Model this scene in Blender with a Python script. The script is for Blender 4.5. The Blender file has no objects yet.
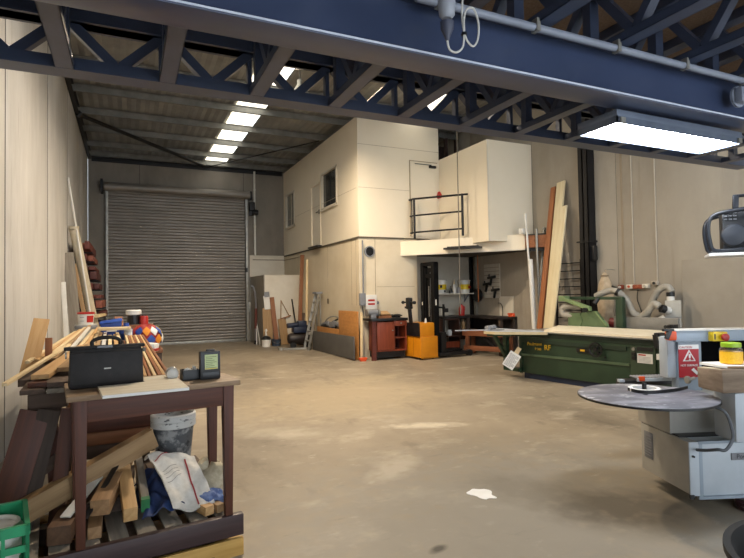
import bpy, bmesh, math, random
from mathutils import Vector, Matrix
random.seed(7)
SC = bpy.context.scene
COL = SC.collection
PI = math.pi

# ---------------------------------------------------------------- materials
def lin(h):
    h = h.lstrip('#')
    v = [int(h[i:i+2], 16)/255 for i in (0, 2, 4)]
    return tuple(c/12.92 if c <= .04045 else ((c+.055)/1.055)**2.4 for c in v)
_m = {}
def mat(name, c, c2=None, rough=.6, metal=0., scale=4., stretch=(1, 1, 1), bump=0., detail=6., coat=0., trans=0., lo=.35, hi=.65, spec=None):
    """procedural surface: two tones mixed by noise in object space, optional bump"""
    if name in _m: return _m[name]
    m = bpy.data.materials.new(name); m.use_nodes = True
    nt = m.node_tree; n = nt.nodes; L = nt.links
    b = n['Principled BSDF']
    b.inputs['Roughness'].default_value = rough
    b.inputs['Metallic'].default_value = metal
    if coat: b.inputs['Coat Weight'].default_value = coat
    if trans: b.inputs['Transmission Weight'].default_value = trans
    if spec is not None: b.inputs['Specular IOR Level'].default_value = spec
    c = lin(c); c2 = lin(c2) if c2 else tuple(x*.82 for x in c)
    tc = n.new('ShaderNodeTexCoord'); mp = n.new('ShaderNodeMapping')
    mp.inputs['Scale'].default_value = stretch
    no = n.new('ShaderNodeTexNoise'); no.inputs['Scale'].default_value = scale; no.inputs['Detail'].default_value = detail
    no.inputs['Roughness'].default_value = .6
    cr = n.new('ShaderNodeValToRGB')
    cr.color_ramp.elements[0].position = lo; cr.color_ramp.elements[1].position = hi
    cr.color_ramp.elements[0].color = (*c2, 1); cr.color_ramp.elements[1].color = (*c, 1)
    L.new(tc.outputs['Object'], mp.inputs['Vector']); L.new(mp.outputs[0], no.inputs['Vector'])
    L.new(no.outputs['Fac'], cr.inputs['Fac']); L.new(cr.outputs[0], b.inputs['Base Color'])
    if bump:
        bp = n.new('ShaderNodeBump'); bp.inputs['Strength'].default_value = bump; bp.inputs['Distance'].default_value = .01
        L.new(no.outputs['Fac'], bp.inputs['Height']); L.new(bp.outputs[0], b.inputs['Normal'])
    _m[name] = m
    return m
def wood(name, c, c2, rough=.6, axis=0, scale=9., bump=.15):
    s = [7, 7, 7]; s[axis] = .45
    return mat(name, c, c2, rough, scale=scale*.45, stretch=s, bump=bump, lo=.3, hi=.7)
def emit(name, c, s):
    m = bpy.data.materials.new(name); m.use_nodes = True
    nt = m.node_tree; b = nt.nodes['Principled BSDF']
    b.inputs['Base Color'].default_value = (*lin(c), 1)
    b.inputs['Emission Color'].default_value = (*lin(c), 1); b.inputs['Emission Strength'].default_value = s
    return m
def layered(name, base, layers, rough=.8, bump=.1, bscale=30., spec=.5):
    """base tone + noise layers [(colour, scale, stretch, lo, hi, strength)]"""
    m = bpy.data.materials.new(name); m.use_nodes = True
    nt = m.node_tree; n = nt.nodes; L = nt.links; b = n['Principled BSDF']
    b.inputs['Roughness'].default_value = rough
    b.inputs['Specular IOR Level'].default_value = spec
    tc = n.new('ShaderNodeTexCoord'); prev = None
    for i, (c, sc, st, lo, hi, k) in enumerate(layers):
        mp = n.new('ShaderNodeMapping'); mp.inputs['Scale'].default_value = st; mp.inputs['Location'].default_value = (i*3.7, i*1.9, i*.7)
        no = n.new('ShaderNodeTexNoise'); no.inputs['Scale'].default_value = sc; no.inputs['Detail'].default_value = 8; no.inputs['Roughness'].default_value = .65
        mr = n.new('ShaderNodeMapRange'); mr.inputs['From Min'].default_value = lo; mr.inputs['From Max'].default_value = hi
        mr.inputs['To Max'].default_value = k
        mx = n.new('ShaderNodeMix'); mx.data_type = 'RGBA'
        L.new(tc.outputs['Object'], mp.inputs['Vector']); L.new(mp.outputs[0], no.inputs['Vector'])
        L.new(no.outputs['Fac'], mr.inputs['Value']); L.new(mr.outputs[0], mx.inputs['Factor'])
        if prev is None: mx.inputs['A'].default_value = (*lin(base), 1)
        else: L.new(prev, mx.inputs['A'])
        mx.inputs['B'].default_value = (*lin(c), 1)
        prev = mx.outputs['Result']
    L.new(prev, b.inputs['Base Color'])
    no = n.new('ShaderNodeTexNoise'); no.inputs['Scale'].default_value = bscale; no.inputs['Detail'].default_value = 6
    bp = n.new('ShaderNodeBump'); bp.inputs['Strength'].default_value = bump; bp.inputs['Distance'].default_value = .01
    L.new(tc.outputs['Object'], no.inputs['Vector']); L.new(no.outputs['Fac'], bp.inputs['Height']); L.new(bp.outputs[0], b.inputs['Normal'])
    m['last'] = 1
    return m

# ---------------------------------------------------------------- shapes (functions that add to a bmesh)
def V(*a): return Vector(a)
def box(a, b, bev=0.):
    def f(bm):
        (x0, y0, z0), (x1, y1, z1) = a, b
        x0, x1 = sorted((x0, x1)); y0, y1 = sorted((y0, y1)); z0, z1 = sorted((z0, z1))
        hexa(bm, [V(x0,y0,z0),V(x1,y0,z0),V(x1,y1,z0),V(x0,y1,z0),V(x0,y0,z1),V(x1,y0,z1),V(x1,y1,z1),V(x0,y1,z1)], min(bev, .45*min(x1-x0, y1-y0, z1-z0)))
    return f
def hexa(bm, p, bev=0.):
    v = [bm.verts.new(q) for q in p]
    fs = [bm.faces.new([v[i] for i in t]) for t in ((3,2,1,0),(4,5,6,7),(0,1,5,4),(1,2,6,5),(2,3,7,6),(3,0,4,7))]
    if bev > 0:
        es = list({e for f in fs for e in f.edges})
        bmesh.ops.bevel(bm, geom=es, offset=bev, segments=2, affect='EDGES', profile=.6)
def hx(pts, bev=0.):
    return lambda bm: hexa(bm, [Vector(q) for q in pts], bev)
def frame_of(d, up=V(0,0,1)):
    d = d.normalized()
    if abs(d.dot(up)) > .98: up = V(0,1,0) if abs(d.y) < .9 else V(1,0,0)
    s = up.cross(d).normalized(); u = d.cross(s)
    return d, s, u
def bar(p0, p1, w, h, bev=0., up=(0,0,1)):
    """rectangular bar between two points: w across, h along 'up'"""
    def f(bm):
        a, b = Vector(p0), Vector(p1); d, s, u = frame_of(b-a, Vector(up))
        q = []
        for c in (a, b):
            q.append([c-s*w/2-u*h/2, c+s*w/2-u*h/2, c+s*w/2+u*h/2, c-s*w/2+u*h/2])
        A, B = q
        hexa(bm, [A[0],B[0],B[1],A[1],A[3],B[3],B[2],A[2]], bev)
    return f
def cyl(p0, p1, r0, r1=None, n=16, caps=True):
    def f(bm):
        a, b = Vector(p0), Vector(p1); R1 = r0 if r1 is None else r1
        d, s, u = frame_of(b-a)
        A = [bm.verts.new(a+(s*math.cos(t)+u*math.sin(t))*r0) for t in [2*PI*i/n for i in range(n)]]
        B = [bm.verts.new(b+(s*math.cos(t)+u*math.sin(t))*R1) for t in [2*PI*i/n for i in range(n)]]
        for i in range(n): bm.faces.new((A[i], A[(i+1) % n], B[(i+1) % n], B[i]))
        if caps: bm.faces.new(A[::-1]); bm.faces.new(B)
    return f
def smoothpts(pts, k=6):
    P = [Vector(p) for p in pts]; out = []
    for i in range(len(P)-1):
        p0 = P[max(i-1, 0)]; p1 = P[i]; p2 = P[i+1]; p3 = P[min(i+2, len(P)-1)]
        for j in range(k):
            t = j/k
            out.append(.5*((2*p1)+(p2-p0)*t+(2*p0-5*p1+4*p2-p3)*t*t+(3*p1-p0-3*p2+p3)*t**3))
    out.append(P[-1]); return out
def tube(pts, r, n=8, k=6, rib=0.):
    def f(bm):
        P = smoothpts(pts, k) if k > 1 else [Vector(p) for p in pts]
        rings = []; up = V(0,0,1); s_prev = None
        for i, p in enumerate(P):
            d = (P[min(i+1, len(P)-1)]-P[max(i-1, 0)]).normalized()
            if s_prev is None: _, s, u = frame_of(d, up)
            else:
                s = (s_prev-d*s_prev.dot(d)).normalized(); u = d.cross(s)
            s_prev = s; rr = r*(1+rib*(i % 2))
            rings.append([bm.verts.new(p+(s*math.cos(t)+u*math.sin(t))*rr) for t in [2*PI*j/n for j in range(n)]])
        for A, B in zip(rings, rings[1:]):
            for i in range(n): bm.faces.new((A[i], A[(i+1) % n], B[(i+1) % n], B[i]))
        bm.faces.new(rings[0][::-1]); bm.faces.new(rings[-1])
    return f
def lathe(prof, c=(0,0,0), n=24, axis='Z', close=True):
    """prof: [(radius, height)...] turned about an axis through c"""
    def f(bm):
        rings = []
        for r, h in prof:
            ring = []
            for i in range(n):
                t = 2*PI*i/n; x, y = r*math.cos(t), r*math.sin(t)
                p = {'Z': V(x,y,h), 'X': V(h,x,y), 'Y': V(y,h,x)}[axis]
                ring.append(bm.verts.new(p+Vector(c)))
            rings.append(ring)
        for A, B in zip(rings, rings[1:]):
            for i in range(n): bm.faces.new((A[i], A[(i+1) % n], B[(i+1) % n], B[i]))
        ring_ = close and len(prof) > 2 and abs(prof[0][1]-prof[-1][1]) < .02 and prof[0][0] > .004 and prof[-1][0] > .004
        if ring_:
            for i in range(n): bm.faces.new((rings[-1][i], rings[-1][(i+1) % n], rings[0][(i+1) % n], rings[0][i]))
        elif close: bm.faces.new(rings[0][::-1]); bm.faces.new(rings[-1])
    return f
def prism(poly, e0, e1, plane='XZ'):
    """2D outline extruded from e0 to e1 along the third axis"""
    def f(bm):
        def P(q, e): return {'XZ': V(q[0], e, q[1]), 'XY': V(q[0], q[1], e), 'YZ': V(e, q[0], q[1])}[plane]
        A = [bm.verts.new(P(q, e0)) for q in poly]; B = [bm.verts.new(P(q, e1)) for q in poly]
        n = len(poly)
        for i in range(n): bm.faces.new((A[i], A[(i+1) % n], B[(i+1) % n], B[i]))
        bm.faces.new(A[::-1]); bm.faces.new(B)
    return f
def grid(fn, nu, nv, th=.006):
    """closed sheet: fn(u,v)->point, thickened along its normal"""
    def f(bm):
        P = [[Vector(fn(i/nu, j/nv)) for j in range(nv+1)] for i in range(nu+1)]
        def nrm(i, j):
            a = P[min(i+1, nu)][j]-P[max(i-1, 0)][j]; b = P[i][min(j+1, nv)]-P[i][max(j-1, 0)]
            q = a.cross(b); return q.normalized() if q.length > 1e-9 else V(0,0,1)
        N = [[nrm(i, j) for j in range(nv+1)] for i in range(nu+1)]
        T = [[bm.verts.new(P[i][j]+N[i][j]*th/2) for j in range(nv+1)] for i in range(nu+1)]
        B = [[bm.verts.new(P[i][j]-N[i][j]*th/2) for j in range(nv+1)] for i in range(nu+1)]
        for i in range(nu):
            for j in range(nv):
                bm.faces.new((T[i][j], T[i+1][j], T[i+1][j+1], T[i][j+1])); bm.faces.new((B[i][j], B[i][j+1], B[i+1][j+1], B[i+1][j]))
        for i in range(nu):
            bm.faces.new((T[i][0], B[i][0], B[i+1][0], T[i+1][0])); bm.faces.new((T[i][nv], T[i+1][nv], B[i+1][nv], B[i][nv]))
        for j in range(nv):
            bm.faces.new((T[0][j], T[0][j+1], B[0][j+1], B[0][j])); bm.faces.new((T[nu][j], B[nu][j], B[nu][j+1], T[nu][j+1]))
    return f
def lump(c, r, seed=0, amp=.18, nu=20, nv=12):
    """soft lumpy closed body, flattened at its foot"""
    rnd = random.Random(seed); ph = [rnd.uniform(0, 6.28) for _ in range(6)]
    def f(bm):
        rings = []
        top = None
        for j in range(1, nv):
            a = PI*j/nv; ring = []
            for i in range(nu):
                t = 2*PI*i/nu
                k = 1+amp*(.5*math.sin(2*t+ph[0]+2*a)+.4*math.sin(3*t+ph[1]-3*a)+.35*math.sin(5*t+ph[2])*math.sin(4*a+ph[3])+.25*math.sin(7*t+ph[4]+5*a))
                x, y, z = math.sin(a)*math.cos(t)*k, math.sin(a)*math.sin(t)*k, math.cos(a)*k
                ring.append(bm.verts.new(V(c[0]+x*r[0], c[1]+y*r[1], c[2]+max(z, -.72)*r[2])))
            rings.append(ring)
        tp = bm.verts.new(V(c[0], c[1], c[2]+r[2])); bt = bm.verts.new(V(c[0], c[1], c[2]-.72*r[2]))
        for A, B in zip(rings, rings[1:]):
            for i in range(nu): bm.faces.new((A[i], B[i], B[(i+1) % nu], A[(i+1) % nu]))
        for i in range(nu):
            bm.faces.new((tp, rings[0][i], rings[0][(i+1) % nu])); bm.faces.new((bt, rings[-1][(i+1) % nu], rings[-1][i]))
    return f

# ---------------------------------------------------------------- objects
def build(name, m, shapes, parent=None, off=None, angle=40, label=None):
    bm = bmesh.new()
    for s in shapes: s(bm)
    if off is not None: bmesh.ops.translate(bm, verts=bm.verts, vec=-Vector(off))
    bmesh.ops.recalc_face_normals(bm, faces=bm.faces)
    me = bpy.data.meshes.new(name); bm.to_mesh(me); bm.free()
    for p in me.polygons: p.use_smooth = True
    me.set_sharp_from_angle(angle=math.radians(angle))
    for q in (m if isinstance(m, (list, tuple)) else [m]): me.materials.append(q)
    o = bpy.data.objects.new(name, me); COL.objects.link(o)
    if parent: o.parent = parent
    if label: o['label'] = label
    return o
USED = set()
def tag(o, label, cat, group=None, kind=None):
    o['label'] = label; o['category'] = cat
    if group: o['group'] = group
    if kind: o['kind'] = kind
    if not group and label in USED: print('DUP LABEL', label)
    USED.add(label)
    return o
def T(name, label, cat, loc=(0,0,0), rz=0., group=None):
    o = bpy.data.objects.new(name, None); COL.objects.link(o)
    o.empty_display_size = .1
    o.location = loc; o.rotation_euler = (0, 0, rz)
    return tag(o, label, cat, group)
def part(name, parent, m, *shapes, label=None, angle=40):
    return build(name, m, shapes, parent, None, angle, label)
def solo(name, label, cat, m, *shapes, group=None, angle=40):
    """a thing that is one mesh; its origin is put at the middle of its base"""
    o = build(name, m, shapes, angle=angle)
    me = o.data; xs = [v.co for v in me.vertices]
    c = V(*(0.5*(min(v[i] for v in xs)+max(v[i] for v in xs)) for i in range(3))); c.z = min(v.z for v in xs)
    me.transform(Matrix.Translation(-c)); o.location = c
    return tag(o, label, cat, group)
def struct(name, m, *shapes, parent=None, label=None, angle=40):
    o = build(name, m, shapes, parent, None, angle, label)
    if parent is None: o['kind'] = 'structure'
    return o
def timber(name, label, cat, p0, p1, w, h, m, group=None, bev=.003, roll=0., up=(0,0,1), parent=None):
    """a length of timber: mesh runs along its own X so the grain follows it"""
    a, b = Vector(p0), Vector(p1); d, s, u = frame_of(b-a, Vector(up)); Ln = (b-a).length
    if roll:
        q = Matrix.Rotation(roll, 3, d); s, u = q@s, q@u
    o = build(name, m, [box((0,-w/2,-h/2), (Ln,w/2,h/2), bev)])
    R = Matrix((d, s, u)).transposed().to_4x4(); R.translation = a
    o.matrix_world = R
    if parent is not None: o.parent = parent; o.matrix_parent_inverse = Matrix(); o.matrix_basis = R
    else: tag(o, label, cat, group)
    return o
_font = {}
def text(name, parent, m, s, size, M, depth=.001, label=None):
    """lettering as mesh; M places its XY plane"""
    cu = bpy.data.curves.new(name, 'FONT'); cu.body = s; cu.size = size; cu.extrude = depth; cu.align_x = 'LEFT'
    t = bpy.data.objects.new(name, cu); COL.objects.link(t)
    dg = bpy.context.evaluated_depsgraph_get(); dg.update()
    me = bpy.data.meshes.new_from_object(t.evaluated_get(dg))
    bpy.data.objects.remove(t); bpy.data.curves.remove(cu)
    me.transform(M); me.materials.clear(); me.materials.append(m)
    o = bpy.data.objects.new(name, me); COL.objects.link(o)
    if parent: o.parent = parent
    if label: o['label'] = label
    return o
def axes(o, x, y):
    x = Vector(x).normalized(); y = Vector(y).normalized(); z = x.cross(y)
    R = Matrix((x, y, z)).transposed().to_4x4(); R.translation = Vector(o); return R
ORD = ['first','second','third','fourth','fifth','sixth','seventh','eighth','ninth','tenth','eleventh','twelfth','thirteenth','fourteenth','fifteenth']

# ---------------------------------------------------------------- palette
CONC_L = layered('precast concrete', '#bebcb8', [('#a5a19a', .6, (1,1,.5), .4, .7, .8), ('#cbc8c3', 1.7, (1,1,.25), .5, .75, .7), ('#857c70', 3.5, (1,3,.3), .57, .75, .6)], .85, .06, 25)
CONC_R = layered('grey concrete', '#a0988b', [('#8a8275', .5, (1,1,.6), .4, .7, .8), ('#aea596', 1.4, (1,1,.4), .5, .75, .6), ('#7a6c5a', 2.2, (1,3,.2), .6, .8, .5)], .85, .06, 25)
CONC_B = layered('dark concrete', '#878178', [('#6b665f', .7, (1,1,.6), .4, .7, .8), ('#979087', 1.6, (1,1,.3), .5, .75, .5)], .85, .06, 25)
CREAM = mat('cream wall lining', '#e6dcc8', '#dfd4be', .55, scale=.8, lo=.3, hi=.7)
CREAM2 = mat('cream lower lining', '#ddd1ba', '#cbbda2', .55, scale=1.2, lo=.3, hi=.75)
WHITE = mat('white panel', '#d8d2c4', '#ccc4b4', .5, scale=1.5)
NAVY = mat('navy steel paint', '#455069', '#3c465c', .4, scale=3, spec=.6)
NAVY2 = mat('navy beam paint', '#3c4763', '#343f5a', .3, scale=3, spec=.7)
PARTICLE = mat('particleboard', '#7c6858', '#65523f', .85, scale=60, lo=.3, hi=.7)
ROOF = mat('roof sheet', '#9a9a97', '#858583', .38, metal=.35, scale=2)
PURLIN = mat('purlin steel', '#8a8a86', '#767672', .4, metal=.4, scale=4)
DOORM = mat('roller curtain', '#87817a', '#77726b', .42, metal=.25, scale=2.5, stretch=(.5,1,2))
GALV = mat('galvanised steel', '#a7a59d', '#8f8d86', .42, metal=.6, scale=6)
DARK = mat('black steel', '#1b1a1c', '#121113', .45, metal=.3, scale=6)
BLACK = mat('black plastic', '#17181b', '#0f1012', .4, scale=8)
RUBBER = mat('black rubber', '#141414', '#0d0d0d', .7, scale=8)
YELL = mat('yellow forklift paint', '#d98b13', '#c97d0f', .42, scale=3)
GREEN = mat('machine green paint', '#293f2b', '#223625', .42, scale=2.5)
GREENL = mat('pale green paint', '#5c6f4d', '#4d6041', .5, scale=5)
ALU = mat('aluminium', '#c9ccd0', '#b3b7bc', .4, metal=.4, scale=5)
EB = mat('grey blue machine paint', '#8e9aa6', '#83909c', .4, scale=3)
EBL = mat('pale machine paint', '#b4bcc3', '#a6afb7', .42, scale=3)
EBW = mat('warm grey machine paint', '#a8a69f', '#98968f', .45, scale=3)
DISC = layered('worn grey disc with glints', '#62626a', [('#93939b', 4, (1,2,1), .45, .65, .8), ('#cfcfd2', 7, (1,1.6,1), .58, .68, .85)], .45, .03, 30)  # pale layers: scratches with their glints put into the colour
W_DARK = wood('dark stained timber', '#5c2d17', '#3e1c0d', .55)
W_DARKZ = wood('dark stained leg timber', '#5c2d17', '#3e1c0d', .55, axis=2)
W_TOP = wood('worn table top', '#9c8468', '#7a6149', .6)
W_OLD = wood('old dark board', '#5c4a3e', '#43352c', .75)
W_OLDZ = wood('old dark board upright', '#54453b', '#3a2f28', .75, axis=2)
W_GREY = wood('weathered slat', '#8c8478', '#6d665c', .8)
W_PINE = wood('pine', '#cda775', '#b58b57', .6)
W_PALE = wood('pale stripwood', '#e0cba2', '#cdb284', .6)
W_ORNG = wood('orange hardwood', '#a2653a', '#7d4a29', .55)
W_RED = wood('red hardwood', '#642c21', '#4e2018', .6)
W_BROWN = wood('brown plank', '#93603c', '#774a2d', .6)
W_TAN = wood('tan sawn timber', '#a98a63', '#8b6e4b', .7)
W_END = wood('sawn post', '#a3805a', '#80603f', .7)
PLY = mat('plywood face', '#c48b4d', '#a8713a', .6, scale=5, stretch=(1,.5,3), lo=.3, hi=.7)
OSB = mat('pale chipboard', '#d8cba9', '#cdbd97', .7, scale=3, stretch=(.4, 5, 5))
PAPER = mat('white paper', '#e6e5e2', '#dcdbd7', .7, scale=4)
WPLAS = mat('white plastic', '#dcdad4', '#d0cec8', .4, scale=4)
GPLAS = mat('grey plastic', '#83858a', '#717378', .5, scale=4)
REDP = mat('red paint', '#b3271f', '#9d2019', .4, scale=4)
ORANGE = mat('orange plastic', '#e0521e', '#cf4917', .4, scale=4)
YELP = mat('yellow plastic', '#e2c21f', '#d2b31a', .4, scale=4)
BLUEP = mat('blue plastic', '#24489a', '#1d3d86', .45, scale=4)
LEATH = mat('black leather', '#1d1817', '#120f0e', .55, scale=22, bump=.12, spec=.35)
GDISC = mat('charcoal panel', '#5d5b58', '#54524f', .6, scale=3)
HOSE = mat('grey hose', '#a19c92', '#8d887e', .55, scale=6)
CLOTH = mat('beige cloth', '#b7a58c', '#a08e75', .9, scale=9)
GLASS_D = mat('dark window glass', '#2c2c2b', '#1f1f1f', .12, scale=.8, spec=.6)
GLASS_G = mat('grey window glass', '#7b7c74', '#5d5e58', .15, scale=.6, stretch=(1,4,.3), spec=.6)
# ================================================================ camera
cam = bpy.data.objects.new('camera', bpy.data.cameras.new('camera')); COL.objects.link(cam)
CX = V(.906703, -.421465, -.016027); CD = V(-.003215, .031092, -.999511)
CX.normalize(); CD = (CD-CX*CD.dot(CX)).normalized(); CF = CX.cross(CD)
R = Matrix((CX, -CD, -CF)).transposed().to_4x4(); R.translation = V(0, 0, 1.6)
cam.matrix_world = R
cam.data.sensor_width = 36; cam.data.sensor_fit = 'HORIZONTAL'; cam.data.lens = 524.69/744*36
cam.data.clip_start = .05; cam.data.clip_end = 100
SC.camera = cam

# ================================================================ the hall
XL, XR, YB, YF = -1.13, 8.8, 18.6, -3.2
# floor with traffic stains, broad tone zones and a painted shadow
FLOOR = layered('worn concrete floor', '#8f8371', [('#a39682', .4, (1,1,1), .42, .6, .85), ('#675e52', .7, (1,.5,1), .5, .7, .7),
    ('#bbb09d', 1.5, (1.,1.4,1), .54, .68, .6), ('#5d554a', 2.6, (1,.5,1), .58, .72, .55), ('#c2b9a9', 5., (.9,1.7,1), .6, .7, .5), ('#5a5349', 9., (.4,1.6,1), .62, .72, .45)], .5, .06, 12, .4)
def blob(m, c, rx, ry, ang, col, k):
    """a toned patch with its own outline: spills, scuffs, broad zones, one painted shadow"""
    nt = m.node_tree; n = nt.nodes; L = nt.links; b = n['Principled BSDF']
    src = b.inputs['Base Color'].links[0].from_socket
    tc = n.new('ShaderNodeTexCoord'); mp = n.new('ShaderNodeMapping'); mp.vector_type = 'TEXTURE'
    mp.inputs['Location'].default_value = (*c, 0); mp.inputs['Rotation'].default_value = (0, 0, ang); mp.inputs['Scale'].default_value = (rx, ry, 1)
    g = n.new('ShaderNodeTexGradient'); g.gradient_type = 'SPHERICAL'
    no = n.new('ShaderNodeTexNoise'); no.inputs['Scale'].default_value = 7; no.inputs['Detail'].default_value = 8
    ma = n.new('ShaderNodeMath'); ma.operation = 'MULTIPLY'; mr = n.new('ShaderNodeMapRange')
    mr.inputs['From Min'].default_value = .1; mr.inputs['From Max'].default_value = .35; mr.inputs['To Max'].default_value = k
    mx = n.new('ShaderNodeMix'); mx.data_type = 'RGBA'; mx.inputs['B'].default_value = (*lin(col), 1)
    L.new(tc.outputs['Object'], mp.inputs[0]); L.new(mp.outputs[0], g.inputs[0]); L.new(tc.outputs['Object'], no.inputs['Vector'])
    L.new(g.outputs['Fac'], ma.inputs[0]); L.new(no.outputs['Fac'], ma.inputs[1]); L.new(ma.outputs[0], mr.inputs['Value']); L.new(mr.outputs[0], mx.inputs['Factor'])
    L.new(src, mx.inputs['A']); L.new(mx.outputs['Result'], b.inputs['Base Color'])
for c, rx, ry, a, col, k in [((2.4, 3.0), 3.6, 2.6, .2, '#8a857b', .7), ((3.0, 7.6), 3.0, 2.2, .2, '#b09f82', .6), ((3.25, 5.5), .75, .2, -.4, '#cdc3ae', .9), ((1.75, 2.84), .12, .06, .3, '#3d3831', .9), ((3.3, 2.75), .9, .5, -.3, '#544d43', .6), ((2.2, 4.3), .6, .25, .6, '#b9b0a0', .6), ((4.2, 9.0), 1.2, .5, .3, '#b3a588', .5), ((2.9, 3.3), .5, .9, .5, '#6b6458', .5), ((1.6, 6.0), .9, .4, -.5, '#b5ab98', .5)]:  # greyer near zone, tanner middle; dark patch at the edge bander is painted shadow
    blob(FLOOR, c, rx, ry, a, col, k)
struct('floor', FLOOR, box((XL-.2, YF, -.2), (XR+.2, YB+.2, 0)))
# side walls: tall precast panels with open joints
def panels(ax, x0, x1, cuts, z1, gap=.014, far=None):
    s = []
    for a, b in zip(cuts, cuts[1:]):
        if far and a > 5: gap = far
        s.append(box((x0, a+gap/2, 0), (x1, b-gap/2, z1), .006) if ax == 'Y' else box((a+gap/2, x0, 0), (b-gap/2, x1, z1), .006))
    return s
JOINT = mat('joint shadow gap', '#3a3630', '#2c2925', .9)
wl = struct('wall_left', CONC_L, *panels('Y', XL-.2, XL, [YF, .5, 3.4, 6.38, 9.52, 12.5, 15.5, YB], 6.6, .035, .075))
struct('joint_backing', JOINT, box((XL-.2, YF, 0), (XL-.004, YB, 6.6)), parent=wl)
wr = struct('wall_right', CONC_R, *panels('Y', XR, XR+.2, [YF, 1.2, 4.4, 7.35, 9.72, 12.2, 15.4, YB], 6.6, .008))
struct('joint_backing', JOINT, box((XR+.006, YF, 0), (XR+.2, YB, 6.6)), parent=wr)
struct('trim_1', mat('wall lining sheet', '#a29a8d', '#958d80', .8, scale=1.2), box((XR-.012, 1.5, 0), (XR, 6.03, 2.09)))
DX0, DX1, DZ = -.60, 3.78, 5.0
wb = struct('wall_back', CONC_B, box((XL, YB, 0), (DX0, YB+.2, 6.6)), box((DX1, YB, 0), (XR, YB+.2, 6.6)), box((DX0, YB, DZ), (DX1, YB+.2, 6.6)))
struct('joint_groove', JOINT, box((.35, YB-.004, DZ+.1), (.362, YB+.01, 6.4)), box((3.7, YB-.004, DZ+.1), (3.712, YB+.01, 6.4)), parent=wb)
# roof: sheets on purlins, two runs of translucent sheeting
SK = [(2.42, 3.12), (6.35, 7.05)]
def roofsheet(x0, x1, y0, y1, z):
    def f(bm):
        n = int((x1-x0)/.1); pr = []
        for i in range(n+1):
            x = x0+(x1-x0)*i/n
            pr.append((x, z+(.025 if i % 2 else 0)))
        lo = [bm.verts.new((x, y0, h)) for x, h in pr]; hi = [bm.verts.new((x, y1, h)) for x, h in pr]
        lo2 = [bm.verts.new((x, y0, h+.02)) for x, h in pr]; hi2 = [bm.verts.new((x, y1, h+.02)) for x, h in pr]
        for i in range(n):
            bm.faces.new((lo[i], lo[i+1], hi[i+1], hi[i])); bm.faces.new((lo2[i], hi2[i], hi2[i+1], lo2[i+1]))
        bm.faces.new(lo+lo2[::-1]) if n < 2 else None
    return f
RZ = 6.22
struct('ceiling', ROOF, roofsheet(XL-.2, SK[0][0], 3.2, YB+.2, RZ), roofsheet(SK[0][1], SK[1][0], 3.2, YB+.2, RZ), roofsheet(SK[1][1], XR+.2, 3.2, YB+.2, RZ), angle=20)
SKY = emit('translucent roof sheet lit by the sky', '#f6f1e2', 2.0)
for i, (a, b) in enumerate(SK):
    struct('window_%d' % (i+1), SKY, roofsheet(a, b, 3.2, YB, RZ+.004), angle=20)
for k, y in enumerate([5.0, 6.6, 8.2, 9.8, 11.3, 12.8, 14.3, 15.8, 17.3, 18.45]):
    struct('trim_%d' % (k+2), PURLIN, box((XL, y-.035, RZ-.17), (XR, y+.035, RZ-.155)), box((XL, y-.005, RZ-.17), (XR, y+.005, RZ-.005)), box((XL, y-.035, RZ-.02), (XR, y+.035, RZ-.005)))
o = solo('eave_beam', 'dark steel channel along the top of the left concrete wall', 'steel beam', DARK,
     box((XL, 3.4, 5.97), (XL+.02, YB, 6.2)), box((XL, 3.4, 5.97), (XL+.09, YB, 5.985)), box((XL, 3.4, 6.19), (XL+.09, YB, 6.2)))
solo('wall_plate', 'dark steel angle along the roof line above the roller door', 'steel beam', DARK, box((XL+.1, YB-.09, 6.02), (5.1, YB, 6.04)), box((XL+.1, YB-.012, 5.9), (5.1, YB, 6.04)))
solo('roof_brace', 'dark steel tube brace running diagonally under the roof to the skylight', 'brace', DARK, cyl((-1.05, 14.2, 5.98), (2.45, 18.5, 6.0), .05), cyl((-1.09, 14.2, 5.93), (-1.0, 14.2, 6.03), .07))
solo('roof_brace_rod', 'thin tie rod crossing under the roof left of the white office', 'brace', DARK, cyl((2.5, 18.5, 6.0), (5.0, 14.2, 6.0), .018, n=8))
# front end is an open loading door behind the camera; only its side piers stand
struct('wall_front', CONC_B, box((XL, YF-.2, 0), (-.9, YF, 3.5)), box((8.4, YF-.2, 0), (XR, YF, 3.5)), box((XL, YF-.2, 3.0), (XR, YF, 3.5)))

# ---------------------------------------------------------------- roller door
def curtain(bm):
    n = 50; pr = []
    pitch = (DZ+.02)/n
    for i in range(n):
        z = i*pitch
        for t, o in ((0, .0), (.2, -.018), (.45, -.022), (.62, -.016), (.7, .012), (.9, .012)):
            pr.append((z+t*pitch, o))
    pr.append((n*pitch, 0))
    A = [bm.verts.new((DX0, YB-.06+o, z)) for z, o in pr]; B = [bm.verts.new((DX1, YB-.06+o, z)) for z, o in pr]
    A2 = [bm.verts.new((DX0, YB-.03, z)) for z, o in pr]; B2 = [bm.verts.new((DX1, YB-.03, z)) for z, o in pr]
    for i in range(len(pr)-1):
        bm.faces.new((A[i], B[i], B[i+1], A[i+1])); bm.faces.new((A2[i], A2[i+1], B2[i+1], B2[i]))
d = bpy.data.objects.new('door_1', None); COL.objects.link(d); d['kind'] = 'structure'; d['label'] = 'closed grey ribbed roller door in the back wall'
struct('curtain', DOORM, curtain, parent=d, angle=50)
struct('bottom_rail', GALV, box((DX0, YB-.085, 0), (DX1, YB-.02, .09), .01), parent=d)
for x in (DX0, DX1): struct('guide_rail', GALV, box((x-.05, YB-.12, 0), (x+.04, YB-.075, DZ+.05)), box((x-.05, YB-.12, 0), (x-.03, YB, DZ+.05)), parent=d)
struct('drum', DOORM, cyl((DX0-.08, YB-.2, DZ+.09), (DX1+.1, YB-.2, DZ+.09), .14, n=20), parent=d)
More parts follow.
